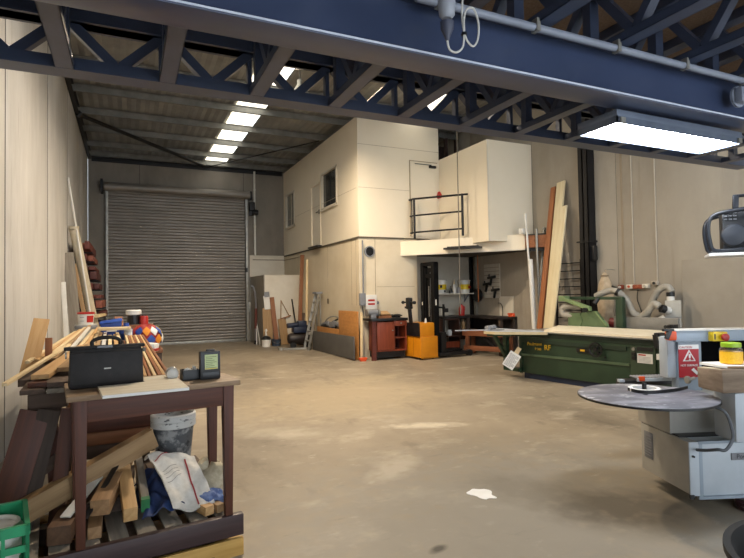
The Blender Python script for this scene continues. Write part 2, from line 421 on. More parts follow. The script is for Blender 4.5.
struct('drum_bracket', DARK, box((DX0-.17, YB-.36, DZ-.12), (DX0-.1, YB, DZ+.3)), parent=d)
struct('drum_bracket', DARK, box((DX1+.1, YB-.3, DZ-.05), (DX1+.16, YB, DZ+.22)), parent=d)
struct('drive_motor', DARK, box((DX1+.08, YB-.34, DZ-.45), (DX1+.26, YB-.1, DZ-.15), .03), cyl((DX1+.2, YB-.22, DZ-.5), (DX1+.38, YB-.22, DZ-.5), .09), box((DX1+.1, YB-.2, DZ-.6), (DX1+.22, YB-.05, DZ-.3), .02), parent=d)
struct('lock', DARK, box((DX1-.05, YB-.15, 2.4), (DX1+.02, YB-.1, 2.55)), parent=d)
struct('keeper', GALV, box((DX1+.06, YB-.1, 1.0), (DX1+.2, YB, 1.35), .01), parent=d)

# white lining and booth in the back right corner
struct('trim_20', WHITE, box((DX1+.12, YB-.03, 0), (5.15, YB, 2.99)), box((DX1+.12, YB-.05, 2.97), (5.15, YB, 3.0)))
struct('trim_21', mat('thin joint line', '#6b6355', '#5b5347', .6), box((4.0, YB-.034, 2.83), (5.15, YB-.03, 2.86)))
bo = struct('wall_booth', WHITE, box((3.93, 16.5, 0), (5.15, 16.55, 2.23)))
struct('side_panel', mat('booth side', '#a39d92', '#968f84', .6), box((3.9, 16.5, 0), (3.93, 18.57, 2.23)), parent=bo)
solo('downpipe', 'white plastic downpipe on the back wall right of the roller door', 'pipe', WPLAS, cyl((4.08, YB-.07, 3.0), (4.08, YB-.07, 5.98), .035), cyl((4.08, YB-.07, 4.0), (4.08, YB-.07, 4.05), .045), cyl((4.08, YB-.07, 5.3), (4.08, YB-.07, 5.35), .045))

# ---------------------------------------------------------------- office block with upper storey
OX, OY, OZ, OT = 5.15, 11.8, 3.0, 6.0
ws = struct('wall_office_side', CREAM, box((OX, OY+.1, OZ), (OX+.12, 13.2, OT)), box((OX, 14.46, OZ), (OX+.12, 14.56, OT)), box((OX, 15.44, OZ), (OX+.12, 17.2, OT)), box((OX, 18.28, OZ), (OX+.12, YB, OT)),
    box((OX, 13.2, OZ), (OX+.12, 14.46, 4.03)), box((OX, 13.2, 5.1), (OX+.12, 14.46, OT)), box((OX, 14.56, 4.9), (OX+.12, 15.44, OT)), box((OX, 17.2, OZ), (OX+.12, 18.28, 3.94)), box((OX, 17.2, 5.15), (OX+.12, 18.28, OT)))
LINE = mat('panel seam', '#a8997e', '#98896f', .6)
struct('seam', LINE, box((OX-.003, OY+.1, 4.22), (OX, YB, 4.228)), parent=ws)
for i, (a, b, z0, z1, g) in enumerate([(17.2, 18.28, 3.94, 5.15, GLASS_G), (13.2, 14.46, 4.03, 5.1, GLASS_D)]):
    w = bpy.data.objects.new('window_%d' % (i+3), None); COL.objects.link(w); w['kind'] = 'structure'
    struct('frame', WHITE, box((OX-.03, a, z0), (OX+.1, b, z0+.05)), box((OX-.03, a, z1-.05), (OX+.1, b, z1)), box((OX-.03, a, z0), (OX+.1, a+.05, z1)), box((OX-.03, b-.05, z0), (OX+.1, b, z1)), box((OX-.06, a-.03, z0-.03), (OX+.02, b+.03, z0)), parent=w)
    struct('pane', g, box((OX+.04, a+.05, z0+.05), (OX+.055, b-.05, z1-.05)), parent=w)
    struct('blind', mat('vertical blind', '#4a4944', '#3c3b37', .7), *[box((OX+.06, y, z0+.06), (OX+.07, y+.07, z1-.06)) for y in [a+.06+.1*k for k in range(int((b-a-.12)/.1))]], parent=w)
    struct('mullion', DARK if i else WHITE, box((OX+.03, (a+b)/2-.015, z0+.05), (OX+.06, (a+b)/2+.015, z1-.05)), parent=w)
dr = struct('door_2', WHITE, box((OX+.02, 14.6, 3.03), (OX+.06, 15.4, 4.86)))
struct('door_frame', CREAM, box((OX-.02, 14.55, 3.0), (OX+.1, 14.6, 4.92)), box((OX-.02, 15.4, 3.0), (OX+.1, 15.45, 4.92)), box((OX-.02, 14.55, 4.87), (OX+.1, 15.45, 4.92)), parent=dr)
struct('handle', BLACK, box((OX-.01, 14.66, 3.98), (OX+.02, 14.74, 4.1)), cyl((OX-.05, 14.7, 4.03), (OX-.05, 14.84, 4.03), .014), parent=dr)
struct('threshold', BLACK, box((OX-.14, 14.5, 2.985), (OX+.06, 15.4, 3.03)), parent=dr)
wl2 = struct('wall_office_lower', CREAM2, box((OX+.01, OY+.1, 0), (OX+.12, YB, 2.96)))
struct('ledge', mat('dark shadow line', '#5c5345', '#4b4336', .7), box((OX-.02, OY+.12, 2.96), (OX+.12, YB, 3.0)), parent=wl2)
for y, z0, z1 in ((14.05, 1.4, 2.96), (12.3, 1.3, 2.96), (12.0, 1.3, 2.96), (16.9, 0, 2.96)): struct('seam', LINE, box((OX+.004, y, z0), (OX+.012, y+.015, z1)), parent=wl2)
struct('cable_outlet', mat('brown fitting', '#6d6352', '#5c5344', .6), box((OX-.01, 14.0, 1.32), (OX+.02, 14.1, 1.46)), parent=wl2)
struct('rail_strip', LINE, box((OX-.01, 16.2, 2.82), (OX+.02, YB, 2.85)), parent=wl2)
wf = struct('wall_office_front', CREAM, box((OX, OY, OZ), (7.5, OY+.1, OT)), box((7.3, OY+.1, OZ), (7.5, OY+.2, OT)), box((7.5, OY, OZ), (XR, OY+.1, 4.3)))
VOID = wood('unlit loft timber', '#3a241c', '#24150f', .8, axis=2)  # brown loft timber with the interior's dark put into its colour
struct('wall_loft_unlit', VOID, box((7.3, 13.4, 4.3), (XR, 13.45, OT)), *[box((7.55+.35*k, 12.6, 4.3), (7.63+.35*k, 12.7, OT)) for k in range(4)], box((7.5, 12.6, 5.3), (XR, 12.7, 5.42)))
struct('seam', LINE, box((OX, OY-.003, 4.22), (7.5, OY, 4.228)), box((OX, OY-.003, 5.3), (7.5, OY, 5.308)), parent=wf)
wf2 = struct('wall_office_front_lower', CREAM2, box((OX, OY, 0), (6.78, OY+.1, 2.96)), box((6.68, OY+.1, 0), (6.78, 12.2, 2.96)))
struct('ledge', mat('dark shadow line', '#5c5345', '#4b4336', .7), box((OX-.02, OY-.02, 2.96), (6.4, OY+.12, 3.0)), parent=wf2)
struct('seam', LINE, box((5.58, OY-.006, 1.25), (5.592, OY, 2.96)), box((5.62, OY-.004, 1.75), (6.7, OY, 1.76)), parent=wf2)
struct('wall_recess', mat('shaded wall lining', '#b7b0a2', '#aaa394', .65, scale=1.5), box((6.78, 12.2, 0), (XR, 12.3, 2.96)))  # greyer lining: the recess shade is put into its colour
struct('trim_22', DARK, box((8.68, 12.14, 0), (8.78, 12.2, 2.75)))
struct('trim_23', mat('grey conduit strip', '#7d7a72', '#6c6962', .6), box((8.72, 11.95, .9), (8.79, 12.03, 2.6)))
# upper inner door, set in the office front behind the rail
d3 = struct('door_3', CREAM, box((6.62, OY-.02, 3.05), (7.42, OY, 5.0)))
struct('door_closer', BLACK, box((7.18, OY-.07, 4.86), (7.38, OY-.02, 4.92)), box((6.75, OY-.05, 4.93), (7.25, OY-.035, 4.945)), parent=d3)
struct('door_edge', LINE, box((6.6, OY-.026, 3.05), (6.62, OY, 5.0)), box((6.6, OY-.026, 5.0), (7.44, OY, 5.02)), parent=d3)
# platform with chamfered white fascia, boxed room above it
A0, A1, A2 = V(6.297, 11.815, 0), V(8.277, 9.426, 0), V(8.78, 8.82, 0)
fd = (A1-A0).normalized(); fn = V(fd.y, -fd.x, 0)   # fn points to the open hall
def along(t0, t1, o0, o1, z0, z1):
    a, b = A0+fd*t0, A0+fd*t1
    return hx([(*(p+fn*o).xy, z) for z in (z0, z1) for p, o in ((a, o1), (b, o1), (b, o0), (a, o0))])
FL = (A1-A0).length
fa = struct('wall_fascia', CREAM, along(0, FL, -.05, 0, 2.547, 2.9))
struct('cover_strip', WHITE, along(0, FL, -.06, .006, 2.535, 2.56), parent=fa)
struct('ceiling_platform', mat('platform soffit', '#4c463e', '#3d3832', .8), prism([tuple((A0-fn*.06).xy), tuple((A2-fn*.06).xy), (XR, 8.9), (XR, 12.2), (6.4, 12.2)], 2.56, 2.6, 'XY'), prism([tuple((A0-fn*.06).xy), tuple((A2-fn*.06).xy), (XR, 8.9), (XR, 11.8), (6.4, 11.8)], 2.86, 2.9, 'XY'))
BX, BY, BZ, BT = 7.5, 9.73, 2.757, 5.1
bw = struct('wall_box', CREAM, box((BX, BY, BZ), (BX+.08, OY, BT)), box((BX+.08, BY, BZ), (XR, BY+.08, BT)), box((BX+.08, BY+.08, BZ), (XR, 10.6, BZ+.03)), box((BX+.08, BY+.08, BT-.04), (XR, BY+.5, BT)))
struct('box_edge', WHITE, box((BX-.006, BY-.006, BZ), (BX+.02, BY+.02, BT)), parent=bw)
solo('steel_bearer', 'short orange laminated beam end poking past the white fascia', 'beam', W_ORNG, along(FL+.01, (A2-A0).length-.02, -.09, 0, 2.585, 2.86))
solo('bearer_rail', 'black steel rail under the orange beam end beside the leaning planks', 'rail', DARK, along(FL+.02, (A2-A0).length-.02, -.1, .02, 2.5, 2.55))
solo('black_tray', 'flat black tray fixed on the fascia under the boxed room', 'tray', BLACK, along(1.22, 2.12, .012, .22, 2.62, 2.665), along(1.3, 2.05, .02, .18, 2.665, 2.69))
solo('white_box', 'small white box standing at the right end of the fascia', 'box', WPLAS, box((8.14, 9.34, 2.9), (8.26, 9.46, 3.02), .01))
# handrail on the platform edge
def rp(t, o, z): q = A0+fd*t+fn*o; return (q.x, q.y, z)
h = T('safety_rail', 'black tubular handrail on the white platform fascia', 'handrail', rp(.42, .03, 2.9), 0)
hb = V(*rp(.42, .03, 2.9))
def hp(t, o, z): return tuple(V(*rp(t, o, z))-hb)
for t, nm in ((.42, .0), (1.66, 0)): part('post', h, DARK, cyl(hp(t, .03, 2.95), hp(t, .03, 3.97), .03))
part('top_rail', h, DARK, tube([hp(.3, -.12, 3.95), hp(.4, .02, 3.955), hp(1.8, .03, 3.945)], .026, k=2))
part('middle_rail', h, DARK, tube([hp(.3, -.12, 3.53), hp(.42, .02, 3.535), hp(1.66, .03, 3.54)], .022, k=2))
part('bottom_rail', h, DARK, tube([hp(.3, -.12, 3.1), hp(.42, .02, 3.11), hp(1.66, .03, 3.12)], .022, k=2))
part('return_post', h, DARK, cyl(hp(.3, -.12, 3.08), hp(.3, -.12, 3.98), .016))
solo('hanging_cable', 'thin grey cable hanging from the girder in front of the platform', 'cable', mat('grey cable', '#6e675c', '#5d574d', .6), cyl((7.0, 10.2, .97+.1), (7.0, 10.2, 5.6), .012, n=8))
solo('alarm_light', 'small red alarm light beside the upper door of the office', 'alarm', REDP, cyl((7.46, 11.8, 4.13), (7.46, 11.68, 4.13), .06), lathe([(.05, 0), (.045, .05), (.02, .08)], (7.46, 11.74, 4.17), 12))

# ================================================================ mezzanine over the camera
GZ, GY = 3.0, 3.8
struct('ceiling_mezzanine', PARTICLE, box((XL, YF, 3.47), (6.6, GY, 3.50)))
NJ = [-.93+.585*k for k in range(13)]
def shortbox(a, b): return box(a, b, .004)
g = T('girder_truss', 'long navy steel edge truss spanning left to right above the hall', 'truss', (XL, GY-.15, GZ))
LG = 6.6-XL
part('bottom_chord', g, NAVY, box((0, 0, 0), (LG, .15, .012)), box((0, .02, .012), (LG, .13, .085), .004))
part('top_chord', g, NAVY, box((0, 0, .455), (LG, .15, .467)), box((0, .02, .31), (LG, .13, .455), .004), box((0, 0, .31), (LG, .15, .322)))
for k, x in enumerate(NJ):
    xl = x-XL
    part('upright', g, NAVY, box((xl-.05, .05, .085), (xl-.02, .1, .31)))
    if k:
        xm = xl-.585/2
        part('diagonal', g, NAVY, bar((xl-.585+.03, .075, .315), (xm-.02, .075, .08), .06, .06))
        part('diagonal', g, NAVY, bar((xm+.02, .075, .08), (xl-.03, .075, .315), .06, .06))
protoj = None
def make_joist():
    j = bpy.data.objects.new('floor_joist', None); COL.objects.link(j)
    y0, y1 = -1.6, GY-.155
    part('bottom_chord', j, NAVY, box((-.05, y0, 0), (.05, y1, .006)), box((-.05, y0, 0), (-.044, y1, .05)), box((.044, y0, 0), (.05, y1, .05)), box((-.05, y0, .044), (.05, y1, .05)))
    part('top_chord', j, NAVY, box((-.05, y0, .40), (.05, y1, .465), .003))
    ys = [y1-.1-.62*k for k in range(9)]
    for k, y in enumerate(ys):
        if y < y0: break
        part('web_post', j, NAVY, box((-.035, y-.03, .05), (.035, y+.03, .40)))
        if y-.62 > y0:
            part('web_diagonal', j, NAVY, bar((0, y-.05, .395), (0, y-.3, .055), .06, .05), bar((0, y-.58, .395), (0, y-.33, .055), .06, .05))
    return j
def copy_tree(o, parent=None):
    c = o.copy(); COL.objects.link(c)
    if parent is not None: c.parent = parent
    for ch in list(o.children): copy_tree(ch, c)
    return c
j0 = make_joist()
for k, x in enumerate(NJ):
    j = j0 if k == 0 else copy_tree(j0)
    j.location = (x, 0, GZ)
    tag(j, 'navy steel floor joist running overhead, %s from the left wall' % ORD[k], 'floor joist', 'floor joists above the steel beam')
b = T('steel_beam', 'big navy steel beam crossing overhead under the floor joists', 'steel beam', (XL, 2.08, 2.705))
part('bottom_flange', b, NAVY2, box((0, 0, 0), (XR-XL, .185, .017), .007))
part('web', b, NAVY2, box((0, .07, .012), (XR-XL, .083, .275)))
part('flange_highlight', b, mat('flange edge highlight', '#e2e8f4', '#cfd7e6', .35), bar((0, .001, .0125), (XR-XL, .001, .0125), .006, .009), label='painted highlight on the flange edge')  # pale strip paints the daylight highlight along the flange edge
part('top_flange', b, NAVY2, box((0, .01, .275), (XR-XL, .175, .29), .004))
cn = T('conduit', 'grey conduit pipe clipped along the top of the navy beam', 'conduit', (1.2, 2.05, 2.95))
part('pipe', cn, mat('conduit plastic', '#8f96a5', '#848b9a', .4), cyl((0, 0, 0), (4.5, 0, 0), .02, n=12))
for x in NJ[4:10]:
    part('saddle_clip', cn, GALV, box((x-1.29-.012, -.024, -.024), (x-1.29+.012, .02, .026)), box((x-1.29-.008, -.02, .02), (x-1.29+.008, .02, .045)), label='small bright saddle clip')
part('junction_box', cn, mat('conduit plastic', '#8f96a5', '#848b9a', .4), box((2.39, -.03, -.15), (2.49, .02, -.05), .012), cyl((2.44, .02, -.1), (2.44, .035, -.1), .07))
pk = T('hanging_socket', 'grey plug and socket hanging by the navy beam with a coiled flex', 'socket', (1.238, 1.86, 2.72))
part('socket', pk, mat('pale socket', '#a4a9b3', '#989da8', .4), lathe([(.02, 0), (.034, .015), (.038, .07), (.036, .1)], (0, 0, .045), 16), lathe([(.034, .15), (.036, .17), (.036, .25)], (0, 0, 0), 16))
part('plug', pk, mat('dark plug', '#4c5060', '#42465a', .5), lathe([(.008, -.05), (.014, -.03), (.028, 0), (.03, .03)], (0, 0, 0), 16))
part('flex', pk, WPLAS, tube([(0,0,-.05), (.01,0,-.085), (.04,-.005,-.095), (.07,-.01,-.07), (.08,-.01,-.01), (.08,-.01,.05), (.095,-.01,.1), (.125,-.02,.105), (.148,-.02,.05), (.145,-.02,-.02), (.12,-.02,-.06), (.092,-.015,-.04), (.08,-.01,.0), (.078,0,.07), (.082,0,.15)], .0045, n=6, k=6))
part('cable_tie', pk, BLACK, lathe([(.009, -.006), (.012, -.006), (.012, .006), (.009, .006)], (.08, -.01, -.01), 10))

# ---------------------------------------------------------------- lights under the mezzanine
DIFF = emit('lit diffuser', '#eef6ff', 34.)
DIFF2 = DIFF
def troffer(x, y, z, label, rz=0, grp=None):
    t = T('ceiling_light', label, 'ceiling light', (x, y, z), rz, grp)
    part('housing', t, mat('light housing', '#6d7788', '#616b7c', .4, metal=.3), box((-.62, -.155, .025), (.62, .155, .07), .006), box((-.62, -.155, -.012), (.62, -.145, .03)), box((-.62, .145, -.012), (.62, .155, .03)), box((-.62, -.155, -.012), (-.61, .155, .03)), box((.61, -.155, -.012), (.62, .155, .03)))
    part('diffuser', t, DIFF, box((-.6, -.135, .008), (.6, .135, .022)))
    for s in (-.45, .45): part('hanger', t, GALV, box((s-.012, -.01, .07), (s+.012, .01, GZ-z)))
    for s in (-.58, .58): part('catch', t, GALV, box((s-.02, -.167, -.015), (s+.02, -.153, .02)), label='small metal catch')
    return t
troffer(3.3, 2.37, 2.62, 'lit fluorescent troffer hung beneath the joists at upper right')

# ---------------------------------------------------------------- right wall fittings
c2 = T('steel_column', 'tall dark twin channel steel column against the right concrete wall', 'column', (8.63, 7.98, 0))
for y in (-.12, .01): part('channel', c2, DARK, box((-.05, y, 0), (.15, y+.015, RZ-.2)), box((-.05, y, 0), (-.035, y+.11, RZ-.2)), box((.135, y, 0), (.15, y+.11, RZ-.2)))
part('back_plate', c2, DARK, box((.0, -.08, 0), (.1, .08, RZ-.2)))
part('strap', c2, BLACK, box((-.08, -.16, 2.58), (.15, .18, 2.61)))
part('base_plate', c2, DARK, box((-.1, -.2, 0), (.16, .2, .015)))
part('switch_box', c2, BLACK, box((.0, -.2, 2.2), (.1, -.12, 2.5), .01))
for y, nm, l in ((6.99, 0, 'left of the two thin conduits dropping down the right wall'), (6.5, 1, 'right of the two thin conduits dropping down the right wall')):
    solo('wall_conduit', l, 'conduit', mat('old conduit', '#7a7165' if nm else '#b9af9f', '#6a6257' if nm else '#aaa090', .6), cyl((XR-.015, y, 1.7), (XR-.015, y, 6.0), .012, n=8))
solo('rust_stain_strip', 'brownish stain strip on the right wall beside the conduits', 'pipe', mat('brownish strip', '#998b78', '#90826f', .8), box((XR-.012, 7.2, 1.7), (XR, 7.24, 6.0)))  # wall stain laid on as a thin strip
for i, (y, w, z, c, cc, l) in enumerate([(7.27, .12, 1.63, '#8a3e28', '#d8d4c8', 'first socket box from the left on the right wall, red lower half'), (7.06, .17, 1.635, '#d3cdbf', '#c05028', 'second socket box from the left, cream front'), (6.88, .26, 1.63, '#8d4630', '#a25c3c', 'long brown socket box in the middle of the row'), (6.72, .16, 1.64, '#d8d2c4', '#b9b2a4', 'cream socket box right of the long brown one'), (6.53, .14, 1.69, '#ab9f90', '#242424', 'rightmost socket box on the right wall with a black plug')]):
    t = T('socket_box', l, 'socket', (XR, y, z-.05), PI/2, 'socket boxes on the right wall')
    part('body', t, mat('socket body %d' % i, c, c, .5), box((-w*.4, .0, .02), (w*.4, .07, .1), .008))
    part('outlet', t, mat('socket outlet %d' % i, cc, cc, .5), cyl((0, .07, .06), (0, .09, .06), .025, n=12))
solo('drop_lead', 'thin dark power lead looping below the wall sockets', 'cable', BLACK, tube([(XR-.03, 6.9, 1.58), (XR-.03, 6.92, 1.4), (XR-.03, 6.85, 1.2), (XR-.03, 6.8, 1.0), (XR-.03, 6.83, .5)], .008, n=6))
db = T('dust_bag', 'beige cloth dust bag hanging on the right wall behind the saw', 'bag', (8.5, 7.42, .95))
part('bag', db, CLOTH, grid(lambda u, v: ((lambda a, k: (math.cos(a)*.13*k-.0, math.sin(a)*.17*k+.015*math.sin(5*a), .0+v*.98))(2*PI*u, (.75+.9*v-1.55*v*v*v+.02*math.sin(18*v)) if v < .95 else .12)), 24, 14, .004))
part('neck_tie', db, mat('twine', '#8d7b62', '#7a6a54', .9), cyl((0, 0, .9), (0, 0, .93), .07))
part('hook', db, GALV, tube([(0, 0, .93), (0, 0, 1.02), (.15, 0, 1.04), (.29, 0, 1.03)], .008, n=6))
solo('red_clamp', 'dark red motor end hanging below the beige dust bag', 'motor', REDP, cyl((8.3, 6.6, 1.05), (8.48, 6.55, 1.05), .06), box((8.36, 6.54, .0), (8.42, 6.6, 1.0)))
rk = T('wire_rack', 'black steel grid rack against the right wall behind the leaning planks', 'rack', (8.72, 8.62, 0))
for y in (-.42, .3): part('upright', rk, DARK, box((-.02, y, 0), (.02, y+.03, 2.25)))
part('grid', rk, DARK, *[box((-.012, -.42, z), (.012, .33, z+.02)) for z in [.3+.17*k for k in range(12)]])
part('hoop', rk, DARK, tube([(0, .3, 2.2), (0, .42, 2.15), (0, .45, 1.9), (0, .45, .2)], .02))
# ================================================================ back right corner clutter
solo('sheet_partition', 'thin white boards leaning low beside the booth and roller door', 'board', WPLAS, bar((3.78, 16.6, 0), (3.86, 17.4, .62), .02, .18), bar((3.7, 16.7, 0), (3.84, 17.3, .6), .02, .14))
lt = T('line_trimmer', 'grey bent pole tool with dark red grip leaning on the booth side', 'garden tool', (3.8, 17.2, 0))
part('shaft', lt, GPLAS, tube([(-.02, 0, .1), (0, .05, .6), (.02, .1, 1.2), (.0, .1, 1.6), (-.06, .1, 1.85), (-.14, .08, 1.9)], .03))
part('grip', lt, W_RED, tube([(-.012, .02, .5), (.005, .06, .85), (.02, .1, 1.15)], .045), label='dark red grip')
part('head', lt, BLACK, cyl((-.02, 0, 0), (-.02, 0, .12), .07, .05))
pb = T('paint_bucket', 'white paint bucket with black smears on the floor by the booth', 'bucket', (3.86, 16.1, 0))
part('pail', pb, WPLAS, lathe([(.13, 0), (.15, .2), (.155, .21), (.15, .22)], n=20))
part('lid', pb, BLACK, lathe([(.15, .215), (.155, .25), (.12, .3), (.05, .34)], n=20))
part('spout', pb, WPLAS, cyl((0, 0, .33), (-.01, 0, .46), .035, .02, 10), lathe([(.03, .46), (.04, .5), (.02, .55)], n=10))
pt = T('paint_tub', 'low blue and black paint tub right of the white paint bucket', 'bucket', (4.2, 16.2, 0))
part('tub', pt, mat('blue grey tub', '#3c4a5c', '#2d3846', .5), lathe([(.13, 0), (.15, .2), (.16, .21), (.14, .215), (.13, .15)], n=20))
part('handle', pt, GALV, tube([(-.155, 0, .2), (-.1, -.1, .12), (0, -.16, .09), (.1, -.1, .12), (.155, 0, .2)], .006))
timber('leaning_plank', 'short reddish brown plank leaning on the white booth front', 'plank', (4.23, 16.2, .02), (4.13, 16.42, 1.52), .14, .03, W_BROWN)
timber('leaning_board', 'wide beige board leaning on the booth left of the reddish plank', 'board', (3.98, 16.3, .02), (3.98, 16.45, 1.18), .3, .025, W_TAN)
timber('leaning_board', 'beige board low behind the dark compressor', 'board', (4.5, 16.25, .02), (4.45, 16.45, .82), .28, .025, W_TAN)
cr = T('clear_pipe_bundle', 'pale clear plastic guard leaning above the wide beige board', 'guard', (4.0, 16.42, 1.14))
part('sleeve', cr, WPLAS, bar((0, 0, 0), (-.03, .05, .42), .2, .012)); part('cap', cr, GPLAS, bar((-.02, .0, .4), (-.03, .02, .55), .16, .03))
tf = T('triangle_frame', 'small triangular wooden bracket frame hanging on the white booth', 'bracket', (4.5, 16.44, .8))
part('upright', tf, W_TAN, bar((-.08, 0, 0), (-.06, .03, .62), .03, .02)); part('slope', tf, W_TAN, bar((-.06, .02, .6), (.2, .02, .12), .03, .02)); part('foot', tf, W_BROWN, bar((-.1, 0, .02), (.25, 0, .12), .03, .03))
cp = T('air_compressor', 'dark blue and black workshop compressor on the floor by the ladder', 'compressor', (4.68, 15.35, 0))
part('tank', cp, mat('dark brown tank', '#2a201d', '#1d1614', .5), lathe([(.02, -.36), (.13, -.33), (.17, -.26), (.17, .26), (.13, .33), (.02, .36)], (0, 0, .27), 18, 'X'))
part('motor', cp, mat('dark blue motor', '#202a42', '#182033', .45), box((-.2, -.15, .44), (.2, .15, .62), .04), cyl((-.36, 0, .66), (-.02, 0, .68), .075), box((-.05, -.13, .6), (.22, .13, .8), .04))
part('guard', cp, BLACK, lathe([(.16, -.03), (.17, 0), (.16, .03)], (.25, 0, .5), 18, 'Y'))
for x in (-.24, .24): part('wheel', cp, RUBBER, lathe([(.05, -.03), (.09, -.03), (.09, .03), (.05, .03)], (x, -.19, .09), 14, 'Y'))
part('gauge', cp, WPLAS, cyl((.28, -.16, .42), (.28, -.2, .42), .045, n=12), label='small white gauge')
timber('leaning_plank', 'tall brown plank leaning on the office side wall left of the ladder', 'plank', (4.8, 15.75, .02), (5.05, 16.1, 2.85), .12, .03, W_BROWN)
timber('leaning_plank', 'tall pale stick leaning right beside the tall brown plank', 'plank', (4.92, 15.4, .02), (5.08, 15.7, 2.68), .07, .025, W_PALE)
timber('leaning_plank', 'short dark plank standing behind the compressor', 'plank', (4.85, 15.7, .02), (5.0, 16.0, 1.0), .16, .025, W_OLD)
timber('leaning_rod', 'thin black rod leaning behind the compressor', 'rod', (4.9, 16.1, .02), (4.78, 16.4, 1.45), .03, .03, DARK)
ld = T('step_ladder', 'aluminium step ladder leaning on the office side wall', 'ladder', (4.75, 14.55, 0), 0)
for s, nm in ((-.2, 0), (.2, 1)):
    part('stile', ld, GALV, bar((-.1, s, .0), (.25, s*.7, 1.62), .03, .07)); part('rear_leg', ld, GALV, bar((.3, s, .0), (.28, s*.7, 1.6), .025, .05))
for k in range(5):
    t = .16+.17*k; part('tread', ld, GALV, bar((-.1+.35*t, -.2+.06*t, 1.62*t), (-.1+.35*t, .2-.06*t, 1.62*t), .08, .03))
part('cap', ld, GPLAS, box((.16, -.17, 1.6), (.36, .17, 1.66), .01))
solo('floor_bar', 'grey metal bar lying on the floor before the compressor and ladder', 'bar', GALV, bar((4.0, 14.9, .03), (4.8, 14.6, .03), .05, .05), cyl((4.0, 14.9, 0), (4.0, 14.9, .07), .09, n=12))

# ---------------------------------------------------------------- boards and bench in front of the office
gb = timber('charcoal_panel', 'large charcoal panel standing on edge before the plywood boards', 'panel', (4.84, 14.5, .27), (4.86, 11.5, .3), .03, .54, GDISC)
timber('plywood_board', 'low plywood board behind the charcoal panel with tools on it', 'board', (4.98, 14.5, .34), (4.98, 12.78, .34), .025, .66, PLY)
timber('plywood_board', 'taller square plywood board leaning right behind the charcoal panel', 'board', (4.97, 12.75, .59), (4.97, 11.5, .59), .025, 1.15, PLY)
timber('white_edged_strip', 'narrow white edged board upright at the end of the plywood', 'board', (5.0, 11.4, .05), (5.02, 11.42, 1.15), .06, .03, W_PALE)
tb = T('tool_heap', 'heap of dark hand tools lying behind the low plywood board', 'tools', (5.07, 13.6, 0))
part('shelf', tb, W_OLD, box((-.05, -.8, .58), (.05, .8, .62)))
part('plane', tb, BLACK, bar((-.02, .7, .68), (0, .3, .72), .08, .1, .02)); part('saw_frame', tb, GALV, tube([(0, .6, .7), (0, .35, .88), (0, -.1, .98), (0, -.6, .95), (0, -.75, .75)], .02))
part('drill', tb, GPLAS, bar((0, .1, .74), (0, -.3, .78), .08, .16, .03), bar((0, .7, .7), (0, .2, .78), .06, .14, .03), bar((0, -.2, .84), (0, -.7, .74), .06, .1, .02), bar((0, -.1, .78), (0, -.1, .64), .06, .06)); part('clamp', tb, DARK, bar((0, -.3, .68), (0, -.7, .86), .03, .04), bar((0, .0, .8), (0, -.5, .92), .03, .04))
solo('orange_block', 'small bright orange block on the floor at the charcoal panel end', 'block', ORANGE, box((4.93, 11.3, .0), (5.08, 11.36, .04)), box((4.9, 11.28, .04), (5.1, 11.36, .09), .015))
wbn = T('workbench', 'red brown workbench with black top against the office front', 'workbench', (5.22, 11.22, 0))
part('worktop', wbn, BLACK, box((-.02, 0, .93), (.95, .55, .99), .004))
part('leg', wbn, W_RED, box((.0, .02, 0), (.1, .1, .93))); part('leg', wbn, W_RED, box((.86, .4, 0), (.94, .5, .93)))
RB = wood('red brown cabinet', '#8b4026', '#713019', .45, axis=2)
part('carcass', wbn, RB, box((.13, .05, .22), (.16, .52, .93)), box((.57, .05, .22), (.6, .52, .93)), box((.9, .05, .22), (.93, .52, .93)), box((.13, .05, .2), (.93, .52, .23)), box((.13, .5, .22), (.93, .52, .93)))
dd = part('door', wbn, RB, box((.13, .02, .24), (.57, .045, .9), .004)); part('knob', dd, GALV, cyl((.53, .02, .7), (.53, -.01, .7), .015, n=10))
dw = part('drawer', wbn, RB, box((.58, .02, .8), (.93, .045, .92), .004)); part('knob', dw, GALV, cyl((.76, .02, .86), (.76, -.01, .86), .018, n=10))
part('shelf', wbn, RB, box((.6, .06, .5), (.9, .5, .52)))
part('plinth', wbn, DARK, box((.15, .1, .05), (.9, .5, .2)))
bg = T('bench_grinder', 'grey bench grinder at the left end of the red brown bench', 'grinder', (5.33, 11.45, .99))
part('motor', bg, GPLAS, cyl((-.12, 0, .14), (.12, 0, .14), .075), box((-.07, -.07, 0), (.07, .07, .1), .01))
for s in (-.15, .15): part('wheel', bg, GALV, cyl((s-.02, 0, .14), (s+.02, 0, .14), .09, n=18))
wx = T('wooden_box', 'small open brown wooden box on the bench below the meter board', 'box', (5.64, 11.5, .99))
part('tray', wx, W_BROWN, hx([(-.17,-.1,0),(.17,-.1,0),(.17,.12,.0),(-.17,.12,.0),(-.17,-.1,.05),(.17,-.1,.05),(.13,.12,.16),(-.13,.12,.16)])); part('lid', wx, W_TAN, bar((-.15, .0, .12), (.15, .0, .12), .2, .02, up=(0, -.4, 1)))
for i, (x, y, s, l) in enumerate([(5.82, 11.45, .08, 'dark hand tool on the bench right of the wooden box'), (5.98, 11.4, .09, 'dark hand tool lying near the bench middle'), (6.05, 11.6, .07, 'dark hand tool lying behind the yellow stacker tiller')]):
    solo('hand_tool', l, 'tool', BLACK, bar((x-s, y, 1.03), (x+s, y+.04, 1.04), .06, .07, .02), bar((x, y, 1.03), (x+.03, y-.08, 1.02), .04, .05, .01), cyl((x+s, y+.04, 1.04), (x+s+.06, y+.05, 1.04), .015, n=8))
mb = T('meter_board', 'white electrical box with two red labels on the office front', 'electrical box', (5.42, 11.8, 1.2))
part('case', mb, WPLAS, box((-.15, -.1, 0), (.15, 0, .36), .01))
